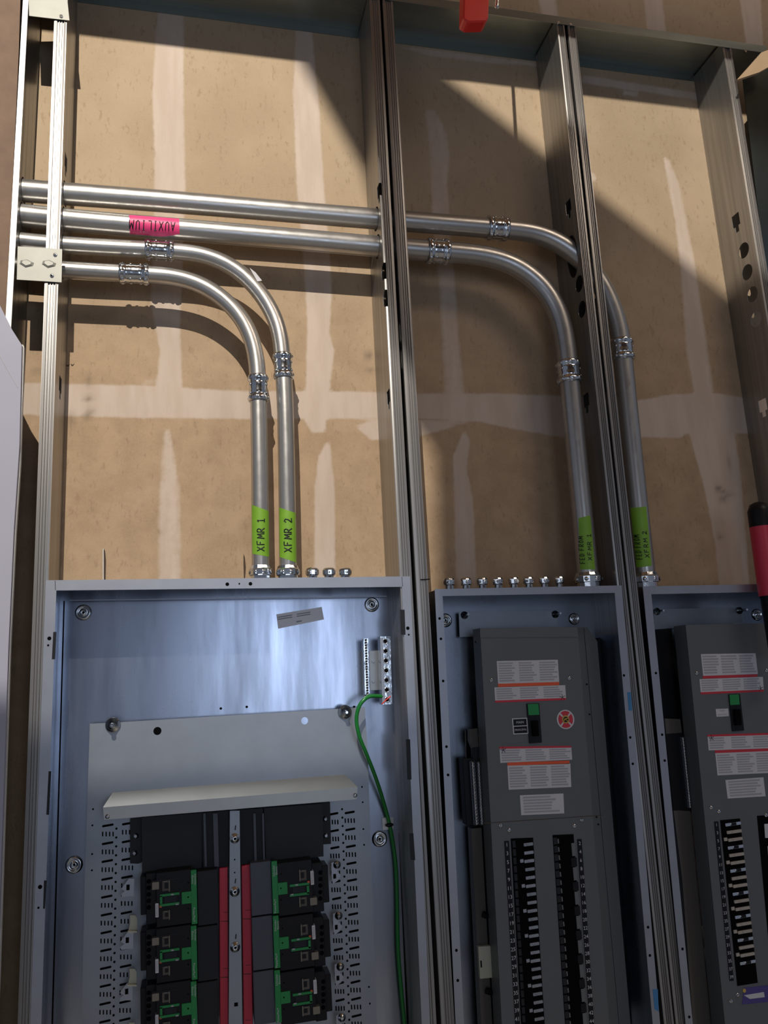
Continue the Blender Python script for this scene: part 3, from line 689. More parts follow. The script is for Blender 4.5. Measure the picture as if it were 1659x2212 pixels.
# breakers
def breaker(side, x0, y0, y1, label, dx=0):
    """x0 = px of the green bar's inner edge, body spans y0..y1"""
    s = 1 if side == 'R' else -1; yf = .030; b = P1
    H = y1-y0; yc = (y0+y1)/2
    root = thing('circuit_breaker', label, 'circuit breaker', at(x0, yc, yf), 'wide black breakers in the left panel')
    def X(u): return x0+s*u
    def R(m_, u0, u1, v0, v1, Yf, Yb, th=0.02, r=0): a, c2 = sorted((X(u0), X(u1))); m_.rect(a, y0+v0-(0.02*s*(u0+u1)/2), c2, y0+v1-(0.02*s*(u0+u1)/2), Yf, Yb, 0, th, r)
    m_ = MB(); R(m_, 12, 88, 0, H-2, yf, YP-.001); R(m_, 86, 110, 4, H-6, yf+.014, YP-.001); R(m_, 108, 122, 10, H-26, yf+.03, YP-.001); m_.build('case', M['black'], root, .0012)
    m_ = MB(); R(m_, -46, -1, 0, H-2, yf+.004, YP-.001); m_.build('arc_chamber', M['slate' if side == 'R' else 'black2'], root, .001)
    m_ = MB(); R(m_, 0, 12.5, -1, H-4, yf-.0025, yf+.004); R(m_, 11, 33, 46, 72, yf-.0025, yf+.002); gb = m_.build('green_bar', M['green'], root, .0006)
    m_ = MB()
    for (u0, u1, v0, v1) in ((38, 80, 49, 54), (38, 80, 70, 75), (75, 80, 54, 71)): R(m_, u0, u1, v0, v1, yf-.0028, yf+.001)
    m_.build('green_frame', M['green'], root)
    m_ = MB(); R(m_, 44, 70, 55, 69, yf-.0012, yf+.001); m_.build('dial_window', M['black2'], root)
    m_ = MB(); R(m_, 50, 56, 50, 53, yf-.0032, yf-.002); R(m_, 40, 46, 71, 74, yf-.0032, yf-.002); m_.build('dial_mark', M['print'], root)
    for (u0, u1, v0, v1, mm, nm) in ((83, 90, 70 if side == 'L' else 22, 100 if side == 'L' else 52, 'white', 'rating_label'), (76, 81, 73 if side == 'L' else 44, 79 if side == 'L' else 49, 'orange', 'test_button'),
                 (82, 97, 24 if side == 'L' else 80, 40 if side == 'L' else 96, 'cap', 'push_cap'), (58, 75, 21 if side == 'L' else 79, 43 if side == 'L' else 98, 'clear', 'toggle_window'), (58, 74, 86 if side == 'L' else 20, 104 if side == 'L' else 42, 'clear', 'lug_window')):
        m_ = MB(); R(m_, u0, u1, v0, v1, yf-.0022, yf+.016, .02, .001); q_ = m_.build(nm, M[mm], root)
        if nm == 'rating_label':
            m2 = MB()
            for j in range(7): R(m2, u0+1.5, u1-1.5, v0+4+j*3.4, v0+5.4+j*3.4, yf-.0026, yf-.002)
            m2.build('print', M['print'], q_)
        if 'window' in nm:
            m2 = MB(); R(m2, u0+4, u1-5, v0+5, v1-5, yf-.0034, yf-.002); m2.build('toggle', M['black'], q_)
            m2 = MB(); R(m2, u0+1, u0+2.6, v0-1, v1+2, yf-.0036, yf-.002); R(m2, u0+6, u1-3, v0+1, v0+2.4, yf-.0036, yf-.002); m2.build('trim_line', M['cap'], q_)
    m_ = MB(); R(m_, 38, 96, 18 if side == 'L' else 78, 20 if side == 'L' else 79.5, yf-.0008, yf+.001); m_.build('edge_line', M['black2'], root)
    m_ = MB()
    for j in range(5):
        a = X(104); yy = y0+24+j*14; m_.disc(a, yy, yf+.0135, .0048, .001, 0, 12); 
    parts(m_, 'terminal_hole', M['hole'], root)
    m_ = MB()
    for u, v in ((19, 27), (19, 83), (19, 58)): m_.disc(X(u), y0+v, yf-.0029 if v == 58 else yf-.0006, .0016, .0006, 0, 8)
    parts(m_, 'face_hole', M['hole'], root)
    m_ = MB(); c1 = (X(6.5), y0+20); print_text(m_, 'Schneider\nElectric', c1[0], c1[1], yf-.0028, .0058, 0, math.pi/2*(1 if side == 'L' else -1)*-1)
    c1 = (X(6.5), y0+96); print_text(m_, 'PowerPacT', c1[0], c1[1], yf-.0028, .0062, 0, math.pi/2*(1 if side == 'L' else -1)*-1); m_.build('lettering', M['white'], gb)
    return root
names = ['topmost', 'second from the top', 'third from the top']
for i in range(4):
    y0 = 1880+i*120.4
    if i < 3: breaker('L', 425.5, y0, y0+120, 'black breaker with green bar, left of the red spines, %s' % names[i])
for i in range(3):
    y0 = 1861+i*117.8
    breaker('R', 588+i*3.2, y0, y0+117, 'black breaker with green bar, right of the red spines, %s' % names[i])
# sheet tabs holding the breakers
for i in range(3):
    y = 1898+i*114-(3 if i == 2 else 0); x = 262-i*1.5
    mb = MB(); mb.pp([(x+16, y), (x+28, y), (x+27, y+38), (x+14, y+38), (x+1, y+40), (x, y+33), (x+8, y+27), (x, y+22)], .080, .0815, 0); mb.rect(x+11, y+13, x+18, y+25, .0795, .080, 1); c_ = lab(mb.build('breaker_tab', [M['flange'], M['hole']], P1), 'angled silver tab')
    if i < 3:
        y2 = 1977+i*116; mb = MB(); mb.pp([(281-i, y2), (292-i, y2), (296-i, y2+6), (296-i, y2+34), (277-i, y2+34), (281-i, y2+18)], .078, .0795); mb.pp([(276-i, y2+34), (296-i, y2+34), (296-i, y2+38), (276-i, y2+38)], .070, .0795); mb.build('breaker_foot', M['beige'], P1)
for i in range(4):
    y = 1860+i*110; x = 716+i*3.5
    mb = MB(); mb.pp([(x, y+4), (x+10, y), (x+18, y+5), (x+17, y+14), (x+12, y+22), (x+20, y+30), (x+14, y+42), (x+3, y+50), (x, y+30)], .080, .0815, 0); mb.rect(x+4, y+28, x+10, y+38, .0795, .080, 1); mb.build('breaker_tab', [M['flange'], M['hole']], P1)
    mb = MB(); mb.lathe(at(x+12, y+8, .0795), (0, -1, 0), [(0, .009), (.002, .0085), (.003, .004), (.006, .003)], 16); mb.build('bolt', M['chrome'], P1)
# ground bars
def lug_bar(parent, x0, y0, x1, y1, Yf, Yb, rows, hr, name):
    m_ = MB(); m_.pp([(x0, y0), (x1, y0-1), (x1+(y1-y0)*.03, y1-1), (x0+(y1-y0)*.03, y1)], Yf, Yb, 0)
    for i in range(rows):
        t_ = (i+.5)/rows; y = y0+(y1-y0)*t_; x = (x0+x1)/2+(y1-y0)*t_*.03
        c = at(x, y, Yf); m_.lathe(c, (0, -1, 0), [(0, hr*1.5), (.0012, hr*1.4), (.0014, hr), (-.0004, hr*.95)], 14, 0, True, False); m_.disc(x, y, Yf-.0004, hr, .0005, 1, 12)
    return m_.build(name, [M['chrome'], M['hole']], parent, 0)
gbz = P1
lug_bar(gbz, 821, 1375, 843, 1522, .072, .100, 7, .0048, 'ground_bar'); 
mb = MB(); mb.pp([(821, 1378), (827, 1378), (832, 1520), (826, 1520)], .070, .073); mb.build('ground_bar_edge', M['flange'], P1)
lug_bar(gbz, 785, 1380, 795, 1506, .095, .112, 22, .0022, 'ground_bar')
mb = MB(); mb.pp([(786, 1407), (822, 1405), (824, 1490), (788, 1492)], .118, .1455); mb.build('ground_bar_bracket', M['pan'], P1)
for y in (1428, 1471): mb = MB(); mb.lathe(at(806, y, .118), (0, -1, 0), [(0, .0042), (.002, .004)], 12); mb.build('bracket_screw', M['pan'], P1)
mb = MB(); mb.tube([at(825, 1521, .0705), at(834, 1512, .070), at(844, 1504, .0705)], .0016, 6); mb.build('red_paint', M['red2'], P1)
# green wire and its tie
wp = smooth([at(*p) for p in [(833, 1506, .078), (820, 1504, .072), (800, 1504, .066), (786, 1512, .062), (775, 1528, .062), (770, 1555, .066), (776, 1590, .07), (790, 1625, .078), (806, 1665, .090), (820, 1705, .105), (832, 1745, .122), (841, 1780, .132), (848, 1815, .134), (855, 1870, .134), (858, 1950, .133), (860, 2050, .132), (868, 2150, .132), (878, 2260, .132), (884, 2400, .132)]])
mb = MB(); mb.tube(wp, .0046, 12); o = mb.build('ground_wire', M['wire']); tag(o, 'green wire looping from the ground bar down the right inside of the left panel', 'wire')
tm = thing('tie_mount', 'small white adhesive square with black tie holding the green wire', 'cable tie mount', at(838, 1779, .144))
mb = MB(); mb.rect(826, 1766, 850, 1792, .1420, .1458, 0, 0, .002); mb.build('adhesive_base', M['white2'], tm)
mb = MB(); c = at(841, 1782, .1290); mb.lathe(c-Vector((.010, 0, 0)), (1, 0, 0), [(0, .002), (.004, .004), (.010, .0055), (.016, .004), (.020, .002)], 10); mb.build('cable_tie', M['black'], tm)
mb = MB(); mb.lathe(at(862.5, 1514, .12), (0, -1, 0), [(0, .0045), (.003, .004), (.012, .003)], 12); mb.build('screw', M['chrome'], P1)

def plug(x, y, zb, k, label, grp, r=.0105, h=.019, Y=.07):
    c = at(x, y, Y); p = thing('box_connector', label, 'conduit connector', (c.x, Y, zb), grp)
    m_ = MB(); m_.lathe((c.x, Y, zb), (0, 0, 1), [(0, r*1.0), (h*.35, r*.95), (h*.45, r*1.25), (h*.8, r*1.3), (h*.92, r*1.15), (h, r*.9), (h, r*.6), (h*.7, r*.55)], 12, 0, False, False)
    for a in range(6): an = a*math.pi/3+k; dr = Vector((math.cos(an), math.sin(an), 0)); m_.lathe(Vector((c.x, Y, zb+h*.62))+dr*r*1.22, dr, [(0, .004), (.0012, .002), (.0014, .0005)], 8)
    m_.build('compression_nut', M['chrome'], p)
    m_ = MB(); m_.lathe((c.x, Y, zb-.009), (0, 0, 1), [(0, r*.8), (0, r*1.2), (.003, r*1.4), (.006, r*1.4), (.0075, r*1.1)], 16); m_.build('locknut', M['chrome'], p)
for i, (x, nm) in enumerate(((675, 'left'), (711, 'middle'), (746, 'right'))):
    plug(x, 1247, at(x, 1247.5, 0).z+.0015, i*.3, 'small empty connector on top of the left panel, %s of three' % nm, 'empty connectors on the left panel', .0125, .030)
nms = ['first', 'second', 'third', 'fourth', 'fifth', 'sixth', 'seventh', 'eighth']
for i, x in enumerate((971, 1007, 1042, 1076, 1110, 1142.5, 1176, 1209)):
    plug(x, 1265, at(x, 1270-i*.6, 0).z+.0015, i*.4, 'small empty connector on top of the middle panel, %s from the left' % nms[i], 'empty connectors on the middle panel', .0115-.0002*i, .031)

# ============================ panels 2 and 3
def line(a, b, y): t = (y-a[1])/(b[1]-a[1]); return a[0]+(b[0]-a[0])*t
def slab_label(parent, q, Y, m='white', stripes=(), stripe_m='orange', cols=3, rows=6, name='warning_label'):
    m_ = MB(); m_.pp(q, Y-.0006, Y+.0002); L_ = m_.build(name, M[m], parent)
    def B(u, v):
        tl, tr, br, bl = q; a = (tl[0]+(tr[0]-tl[0])*u, tl[1]+(tr[1]-tl[1])*u); b = (bl[0]+(br[0]-bl[0])*u, bl[1]+(br[1]-bl[1])*u); return (a[0]+(b[0]-a[0])*v, a[1]+(b[1]-a[1])*v)
    for v0, v1, mm in stripes:
        m2 = MB(); m2.pp([B(.0, v0), B(1, v0), B(1, v1), B(.0, v1)], Y-.0009, Y-.0004); m2.build('coloured_band', M[mm], L_)
    if cols:
        m2 = MB(); lo = .06; hi = .94
        for s_ in stripes:
            if s_[0] < .1: lo = s_[1]+.05
            if s_[1] > .9: hi = s_[0]-.05
        for c_ in range(cols):
            for r_ in range(rows):
                u0 = (c_+.07)/cols; u1 = u0+(.62+.27*random.random())/cols; v0 = lo+(hi-lo)*(r_+.12)/rows; v1 = v0+(hi-lo)*.62/rows
                m2.pp([B(u0, v0), B(u1, v0), B(u1, v1), B(u0, v1)], Y-.0008, Y-.0004)
        m2.build('print', M['print'], L_)
    return L_
def screw(parent, x, y, Y, r=.0052):
    m_ = MB(); m_.lathe(at(x, y, Y), (0, -1, 0), [(0, r), (.0012, r*.95), (.0028, r*.5), (.003, .0005)], 14); a = random.random()*3
    c = at(x, y, Y-.0031); m_.rw(c.x, c.z, r*.6, r*.1, Y-.0033, Y-.002, 1, a); m_.build('screw', [M['chrome'], M['hole']], parent)

# ---- panel 2
o2 = [(938, 1273), (1341, 1265), ext((1341, 1265), (1424, 2212), YB), ext((938, 1273), (983, 2212), YB)]
i2 = [(955, 1288), (1326, 1281), ext((1326, 1281), (1408, 2212), YB-30), ext((955, 1288), (1001, 2212), YB-30)]
P2 = thing('panelboard', 'middle open panel with grey cover, green switch, round red badge and two breaker rows', 'electrical panel', at(1140, 1270, 0), 'open panelboards in the stud wall')
boxshell(P2, quad(o2), quad(i2), wallin=.0065, bm_='box2')
mb = MB(); hole_dots(mb, [(949.5, 1336), (952.5, 1380), (957.3, 1471), (964.5, 1613), (968, 1674), (986, 2053), (989, 2118), (1348, 1459), (1361.5, 1593), (1367, 1650)], -.0048, .0032); parts(mb, 'flange_hole', M['hole'], P2)
for x, y, r in ((962, 1340, .018), (1240, 1337, .016)): dimple(P2, x, y, .1455, r)
mb = MB(); mb.pp([(991, 1322), (1203, 1319), (1206, 1372), (993, 1376)], .122, .124); bk = mb.build('interior_bracket', M['pan'], P2)
for x, y in ((1003, 1329), (1199, 1327)):
    mb = MB(); c = at(x, y, .121); mb.lathe(c, (0, -1, 0), [(0, .010), (.002, .010), (.003, .006), (.007, .006), (.008, .003), (.034, .003)], 14); mb.build('stud_bolt', M['chrome'], bk)
YF = .030; YS = .086
def cover(parent, fl, fr, sl, sr, ytop_l, ytop_r, name='dead_front'):
    """fl/fr: front face left/right edge lines (px pairs), sl: rear edge of the left return, sr: outer flange right edge"""
    m_ = MB(); yb = YB-60
    A = at(fl[0][0], ytop_l, YF); B = at(fr[0][0], ytop_r, YF); C_ = at(line(*fr, yb), yb, YF); E_ = at(line(*fl, yb), yb, YF)
    m_.prism([(A.x, A.z), (B.x, B.z), (C_.x, C_.z), (E_.x, E_.z)], YF, YF+.0015)
    m_.add([(A.x, YF, A.z), (A.x, YS, A.z), (E_.x, YS, E_.z), (E_.x, YF, E_.z), (A.x+.0015, YF, A.z), (A.x+.0015, YS, A.z), (E_.x+.0015, YS, E_.z), (E_.x+.0015, YF, E_.z)], [[0, 1, 2, 3], [4, 7, 6, 5], [0, 4, 5, 1], [3, 2, 6, 7]], 1)
    m_.add([(B.x, YF, B.z), (B.x, YS, B.z), (C_.x, YS, C_.z), (C_.x, YF, C_.z), (B.x-.0015, YF, B.z), (B.x-.0015, YS, B.z), (C_.x-.0015, YS, C_.z), (C_.x-.0015, YF, C_.z)], [[3, 2, 1, 0], [5, 6, 7, 4], [1, 5, 4, 0], [7, 6, 2, 3]], 1)
    return m_.build(name, [M['grey'], M['grey_l']], parent)
c2 = cover(P2, ((1037, 1357), (1084, 2212)), ((1247, 1356), (1316, 2212)), None, None, 1357, 1354.5)
mb = MB(); mb.pp([(1247, 1356), (1268, 1354), (1290, 1385), (1362, 2212), (1364, 2230), (1316, 2230)], YS-.001, YS); mb.pp([(1262, 1357), (1264, 1357), (1340, 2212), (1338, 2212)], YS-.004, YS); mb.build('side_rail', M['grey_l'], P2)
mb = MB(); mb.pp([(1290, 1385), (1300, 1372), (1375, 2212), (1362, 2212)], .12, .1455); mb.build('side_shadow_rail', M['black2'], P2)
mb = MB(); mb.pp([(1037, 1357.3), (1247, 1354.8), (1249, 1376), (1037.5, 1377)], YF-.0022, YF+.001); mb.build('cover_hem', M['grey'], c2)
L1 = slab_label(c2, [(1073, 1428), (1205, 1425), (1208, 1473), (1076, 1477)], YF, rows=8)
m_ = slab_label(c2, [(1076, 1477), (1208, 1473), (1208, 1480), (1076, 1484)], YF, 'orange', (), cols=0, name='orange_band')
L2 = slab_label(c2, [(1068, 1485), (1221, 1480), (1223, 1512), (1070, 1518)], YF, stripes=((.86, 1.0, 'redprint'),), rows=5)
L3 = slab_label(c2, [(1079, 1613), (1234, 1611), (1236, 1641), (1081, 1648)], YF, stripes=((0, .13, 'redprint'),), rows=5)
slab_label(c2, [(1096, 1647), (1230, 1643), (1230, 1650), (1096, 1654)], YF, 'orange', (), cols=0, name='orange_band')
L4 = slab_label(c2, [(1096, 1654), (1232, 1649), (1234, 1700), (1099, 1706)], YF, rows=8)
L5 = slab_label(c2, [(1123, 1718), (1217, 1714), (1219, 1757), (1126, 1761)], YF, cols=1, rows=6, name='rating_label')
mb = MB()
for x, y in ((1215, 1506), (1087, 1620)):
    for a in range(5):
        an = a*1.26+.4; p = at(x, y, YF-.001); mb.tube([p, p+Vector((.008*math.cos(an), 0, .008*math.sin(an)))], .0006, 5)
mb.build('hand_symbol', M['ink'], c2)
# switch, plates, badge
mb = MB(); mb.pp([(1138, 1520), (1165, 1519), (1171, 1604), (1144, 1606)], YF-.004, YF+.01); sw = mb.build('main_switch', M['black'], c2, .0008)
mb = MB(); mb.pp([(1140, 1521), (1163, 1520), (1165, 1544), (1142, 1545)], YF-.0052, YF-.003); mb.build('green_flag', M['green'], sw)
mb = MB(); mb.pp([(1150, 1557), (1163, 1556), (1165, 1590), (1153, 1591)], YF-.014, YF-.003); mb.build('toggle_handle', M['hole'], sw, .001)
mb = MB(); mb.pp([(1106, 1552), (1139, 1550.5), (1141.5, 1585), (1109, 1586.5)], YF-.001, YF); sg = mb.build('main_sign', M['white'], c2)
mb = MB(); mb.pp([(1108.5, 1554), (1137, 1552.5), (1138, 1566.5), (1109.5, 1568)], YF-.0014, YF-.0008); mb.pp([(1110, 1570), (1138.5, 1568.5), (1139.5, 1583), (1111, 1584.5)], YF-.0014, YF-.0008); mb.build('black_field', M['black'], sg)
mb = MB(); print_text(mb, 'MAIN', 1123.5, 1560.5, YF-.0016, .0082, 0); print_text(mb, 'PRINCIPAL', 1125, 1576.5, YF-.0016, .0066, 0); mb.build('lettering', M['white'], sg)
mb = MB(); c = at(1221.5, 1554, YF); mb.lathe((c.x, YF-.001, c.z), (0, 1, 0), [(0, .0232), (.001, .0232)], 36, 0, False); bd = mb.build('round_badge', M['white'], c2)
mb = MB()
for k in range(4):
    a0 = math.radians(45+90*k); pts = [(.0195*math.cos(a0+math.radians(t)), .0205*math.sin(a0+math.radians(t))) for t in (45-38, 45-20, 45, 45+20, 45+38)]
    pts += [(.007*math.cos(a0+math.radians(t)), .007*math.sin(a0+math.radians(t))) for t in (75, 15)]
    mb.prism([(c.x+x, c.z+z) for x, z in pts], YF-.0015, YF-.0009)
mb.build('red_cross_arms', M['redprint'], bd)
mb = MB(); mb.lathe((c.x, YF-.002, c.z), (0, 1, 0), [(0, .0085), (.001, .0105)], 24, 0, False); mb.build('badge_centre', M['gold'], bd)
mb = MB(); mb.lathe((c.x, YF-.0025, c.z), (0, 1, 0), [(0, .0068), (.001, .0068)], 24, 0, False); mb.build('badge_dark', M['black2'], bd)
mb = MB(); mb.tube([(c.x-.006, YF-.003, c.z-.003), (c.x-.001, YF-.003, c.z+.002), (c.x+.006, YF-.003, c.z+.003)], .0012, 6); mb.tube([(c.x-.005, YF-.003, c.z+.002), (c.x+.001, YF-.003, c.z-.001), (c.x+.004, YF-.003, c.z-.005)], .001, 6); mb.build('badge_emblem', M['gold'], bd)
for x, y in ((1061, 1469), (1230, 1465), (1081, 1783), (1100, 1793), (1241, 1784), (1257, 1771)): screw(c2, x, y, YF)
mb = MB(); mb.pp([(1045, 1777.8), (1304, 1760.3), (1304, 1761.4), (1045, 1778.9)], YF-.0006, YF); mb.build('cover_seam', M['slit'], c2)
mb = MB(); hole_dots(mb, [(1268, 1478), (1274, 1543), (1289, 1765), (1293, 1781)], YS-.0045, .002); hole_dots(mb, [(1027.5, 1387)], YF, .002); parts(mb, 'rail_hole', M['hole'], P2)
def slots(parent, la, ra, lb, rb, n, rowL, pitch, slope_x, cols, stl):
    pass
def cutout(parent, tl, tr, br, bl, Y=YF): 
    m_ = MB(); m_.pp([tl, tr, br, bl], Y-.0010, Y+.0004); return m_.build('breaker_opening', M['hole'], parent)
def strip(parent, a, b, wpx, y0, pitch, first, n, num_sz, dxl=0):
    """number strip from a (top centre) to b (bottom centre)"""
    m_ = MB(); m_.pp([(a[0]-wpx/2, a[1]), (a[0]+wpx/2, a[1]-.5), (b[0]+wpx/2, b[1]-.5), (b[0]-wpx/2, b[1])], YF-.0016, YF+.0002); s_ = m_.build('number_strip', M['black'], parent)
    m_ = MB()
    for i in range(n):
        y = y0+i*pitch; x = line(a, b, y); print_text(m_, str(first+2*i), x, y, YF-.0018, num_sz)
    m_.build('numerals', M['white'], s_)
YB2 = 2420
cutout(c2, (1103.4, 1811.5), (1151.7, 1809.5), ext((1151.7, 1810), (1176.7, 2212), YB2), ext((1103.4, 1811.5), (1126, 2212), YB2))
cutout(c2, (1193.9, 1804), (1239, 1802), ext((1239, 1802.5), (1266, 2212), YB2), ext((1193.9, 1804), (1221, 2212), YB2))
strip(c2, (1094.5, 1817), (1131, 2420), 10, 1825, 18.84, 1, 26, .0118)
strip(c2, (1251.8, 1813), (1293, 2420), 9.5, 1822, 18.3, 2, 26, .0112)
def finger(parent, x0, x1, y, mm, Y=YF-.0015, long=False, Ya=None):
    m_ = MB(); m_.rect(x0, y-3.3, x1, y+3.3, Y-.0025, Y+.001, 0, .03, .0012)
    m_.lathe(at(x0+(x1-x0)*.35, y, Y-.0025), (0, -1, 0), [(0, .0026), (.001, .002), (.0012, .0006)], 8, 0)
    if long: m_.rect(x0-9, y-3.6, x0-2, y+3.6, Y-.002, Y+.001, 0, .03)
    return m_.build('bus_finger', M[mm], parent, 0)
for i in range(22):
    y = 1824+i*17.96; xr = line((1151.7, 1810), (1176.7, 2212), y)-1; k = i % 3
    finger(c2, xr-(20 if k < 2 else 21), xr, y, 'flange' if k else 'pan', long=(k == 2))
    m_ = MB(); xl = line((1103.4, 1811.5), (1126, 2212), y); m_.rect(xl+3, y-7.5, xl+9.5, y+7, YF-.0022, YF, 0, .03); m_.build('retainer_tooth', M['black2'], c2)
for i in range(23):
    y = 1817+i*17.9; xl = line((1193.9, 1804), (1221, 2212), y)
    m_ = MB(); m_.rect(xl+10, y-5, xl+12.5, y+5, YF-.0022, YF, 0, .05); m_.build('bus_edge', M['grey_l'], c2)
    m_ = MB(); m_.rect(xl+1, y-7.5, xl+9, y+7, YF-.0018, YF, 0, .03); m_.build('retainer_tooth', M['black2'], c2)
for i in range(8):
    y = 1863+i*52.5; xr = line((1239, 1802.5), (1266, 2212), y-25)
    m_ = MB(); m_.rect(xr-6, y-42, xr+2, y-14, YF-.0028, YF, 0, .0); m_.build('side_clip', M['grey_l'], c2)
    m_ = MB(); m_.rect(xr-7, y-10, xr+5, y+9, YF-.0030, YF, 0, .0); m_.build('side_clip_cap', M['black'], c2)
# left gutter of panel 2
def neutral(parent, xa, xb, y0, y1, Y, n, dx, name='neutral_bar'):
    m_ = MB(); m_.pp([(xa, y0), (xb, y0), (xb+dx, y1), (xa+dx, y1)], Y, Y+.02, 1)
    for i in range(n):
        t_ = (i+.5)/n; y = y0+(y1-y0)*t_; x = (xa+xb)/2+dx*t_
        m_.lathe(at(x, y, Y), (0, -1, -.15), [(0, .0052), (.003, .0046), (.005, .0015)], 9, 0)
    return m_.build(name, [M['chrome'], M['slate']], parent)
mb = MB(); mb.pp([(999, 1638), (1040, 1636), (1048, 1780), (1008, 1783)], .088, .12); nb = mb.build('neutral_block', M['black'], P2, .001)
neutral(nb, 1014, 1026, 1645, 1782, .078, 20, 9); neutral(nb, 1029, 1038, 1645, 1782, .080, 20, 8)
mb = MB(); mb.pp([(1005, 1577), (1007, 1577), (1008, 1638), (1006, 1638)], .09, .095); mb.pp([(1013, 1575), (1032, 1573), (1035, 1615), (1020, 1618), (1013, 1600)], .088, .10); mb.build('neutral_lug', M['clear'], P2, .001)
mb = MB(); mb.pp([(1021, 1615), (1040, 1613), (1040, 1640), (1021, 1640)], .086, .10); mb.build('neutral_lug_base', M['black'], P2)
mb = MB(); mb.pp([(1018, 1790), (1040, 1788), (1066, 2260), (1042, 2260)], .092, .12); mb.build('side_channel', M['clear'], P2)
mb = MB(); mb.pp([(1033, 2045), (1060, 2043), (1066, 2112), (1037, 2115)], .080, .092); cn = lab(mb.build('latch_plate', M['beige'], P2, .001), 'cream plate with slot')
mb = MB(); mb.rect(1038, 2075, 1041, 2090, .0795, .081); mb.build('slot', M['hole'], cn)
for x, y in ((1043, 1975), (1050, 2140)):
    mb = MB(); mb.lathe(at(x, y, .085), (1, 0, -.4), [(0, .007), (.012, .007), (.013, .004), (.022, .006)], 10); mb.build('rubber_bumper', M['black'], P2)
mb = MB(); mb.lathe(at(1318, 1310, .11), (0, -1, 0), [(0, .006), (.003, .004)], 12); mb.build('rivet', M['pan'], P2)

# ---- panel 3
o3 = [(1386.5, 1267), None, None, ext((1386.5, 1267), (1479, 2212), YB)]
a3 = at(1386.5, 1267, 0); e3 = at(*o3[3], 0)
q3 = [(a3.x, a3.z), (a3.x+.508, a3.z-.003), (e3.x+.508, e3.z-.003), (e3.x, e3.z)]
g = at(1405, 1284, 0); g2 = at(*ext((1405, 1284), (1494.5, 2212), YB-30), 0)
qi3 = [(g.x, g.z), (a3.x+.49, g.z-.003), (e3.x+.49, g2.z), (g2.x, g2.z)]
P3 = thing('panelboard', 'rightmost open panel, cut by the picture edge, with small white sign and black gutter', 'electrical panel', a3, 'open panelboards in the stud wall')
boxshell(P3, q3, qi3, wallin=.0065, bm_='box2')
mb = MB(); hole_dots(mb, [(1417, 1454), (1430.5, 1587), (1436, 1643), (1400, 2003), (1404, 2064), (1474.5, 2050), (1489, 2197)], -.0048, .0032); parts(mb, 'flange_hole', M['hole'], P3)
dimple(P3, 1635, 1328, .1455, .017)
mb = MB(); mb.pp([(1412, 1316), (1602, 1312), (1604, 1345), (1414, 1360)], .122, .124); bk = mb.build('interior_bracket', M['pan'], P3)
for x, y in ((1419, 1321), (1597, 1319)):
    mb = MB(); c = at(x, y, .121); mb.lathe(c, (0, -1, 0), [(0, .010), (.002, .010), (.003, .006), (.007, .006), (.008, .003), (.034, .003)], 14); mb.build('stud_bolt', M['chrome'], bk)
c3 = cover(P3, ((1481, 1350), (1566, 2212)), ((1700, 1346), (1790, 2212)), None, None, 1350, 1345)
slab_label(c3, [(1514, 1413), (1632, 1411), (1637, 1456), (1519, 1460)], YF, rows=7)
slab_label(c3, [(1518, 1460), (1636, 1456.5), (1636, 1462), (1518, 1466)], YF, 'redprint', (), cols=0, name='red_band')
slab_label(c3, [(1511, 1467), (1648, 1462), (1650, 1494), (1514, 1500)], YF, stripes=((.86, 1, 'redprint'),), rows=5)
slab_label(c3, [(1528, 1587), (1670, 1583), (1672, 1616), (1531, 1621)], YF, stripes=((0, .13, 'redprint'),), rows=5)
slab_label(c3, [(1544, 1621), (1672, 1616), (1672, 1622), (1545, 1627)], YF, 'redprint', (), cols=0, name='red_band')
slab_label(c3, [(1545, 1627), (1672, 1622), (1676, 1669), (1550, 1675)], YF, rows=8)
slab_label(c3, [(1567, 1685), (1649, 1679), (1654, 1720), (1572, 1725)], YF, cols=1, rows=6, name='rating_label')
mb = MB()
for x, y in ((1643, 1487), (1537, 1594)):
    for a in range(5):
        an = a*1.26+.4; p = at(x, y, YF-.001); mb.tube([p, p+Vector((.008*math.cos(an), 0, .008*math.sin(an)))], .0006, 5)
mb.build('hand_symbol', M['ink'], c3)
mb = MB(); mb.pp([(1575, 1500), (1599, 1499), (1608, 1578), (1583, 1580)], YF-.004, YF+.01); sw = mb.build('main_switch', M['black'], c3, .0008)
mb = MB(); mb.pp([(1576, 1501), (1596, 1500), (1598, 1522), (1578, 1523)], YF-.0052, YF-.003); mb.build('green_flag', M['green'], sw)
mb = MB(); mb.pp([(1588, 1533), (1600, 1532), (1603, 1566), (1591, 1567)], YF-.013, YF-.003); mb.build('toggle_handle', M['hole'], sw, .001)
mb = MB(); mb.pp([(1546, 1531.5), (1573, 1530.5), (1574.5, 1547), (1548, 1548.5)], YF-.001, YF); sg = mb.build('main_sign', M['white'], c3)
mb = MB(); print_text(mb, 'MAIN', 1560, 1535.5, YF-.0013, .0062); print_text(mb, 'PRINCIPAL', 1561, 1543.5, YF-.0013, .0056); mb.build('lettering', M['print'], sg)
for x, y in ((1505, 1454), (1656, 1448), (1536, 1744.5), (1553, 1753), (1655, 1761), (1593.5, 2149), (1579, 2163)): screw(c3, x, y, YF)
cutout(c3, (1555.8, 1772), (1598.6, 1768), (1637, 2123), (1593, 2130))
cutout(c3, (1635.6, 1762.5), (1700, 1758), (1740, 2110), (1668, 2115))
strip(c3, (1547.5, 1775), (1581, 2119), 8.5, 1782, 17.3, 1, 20, .0102)
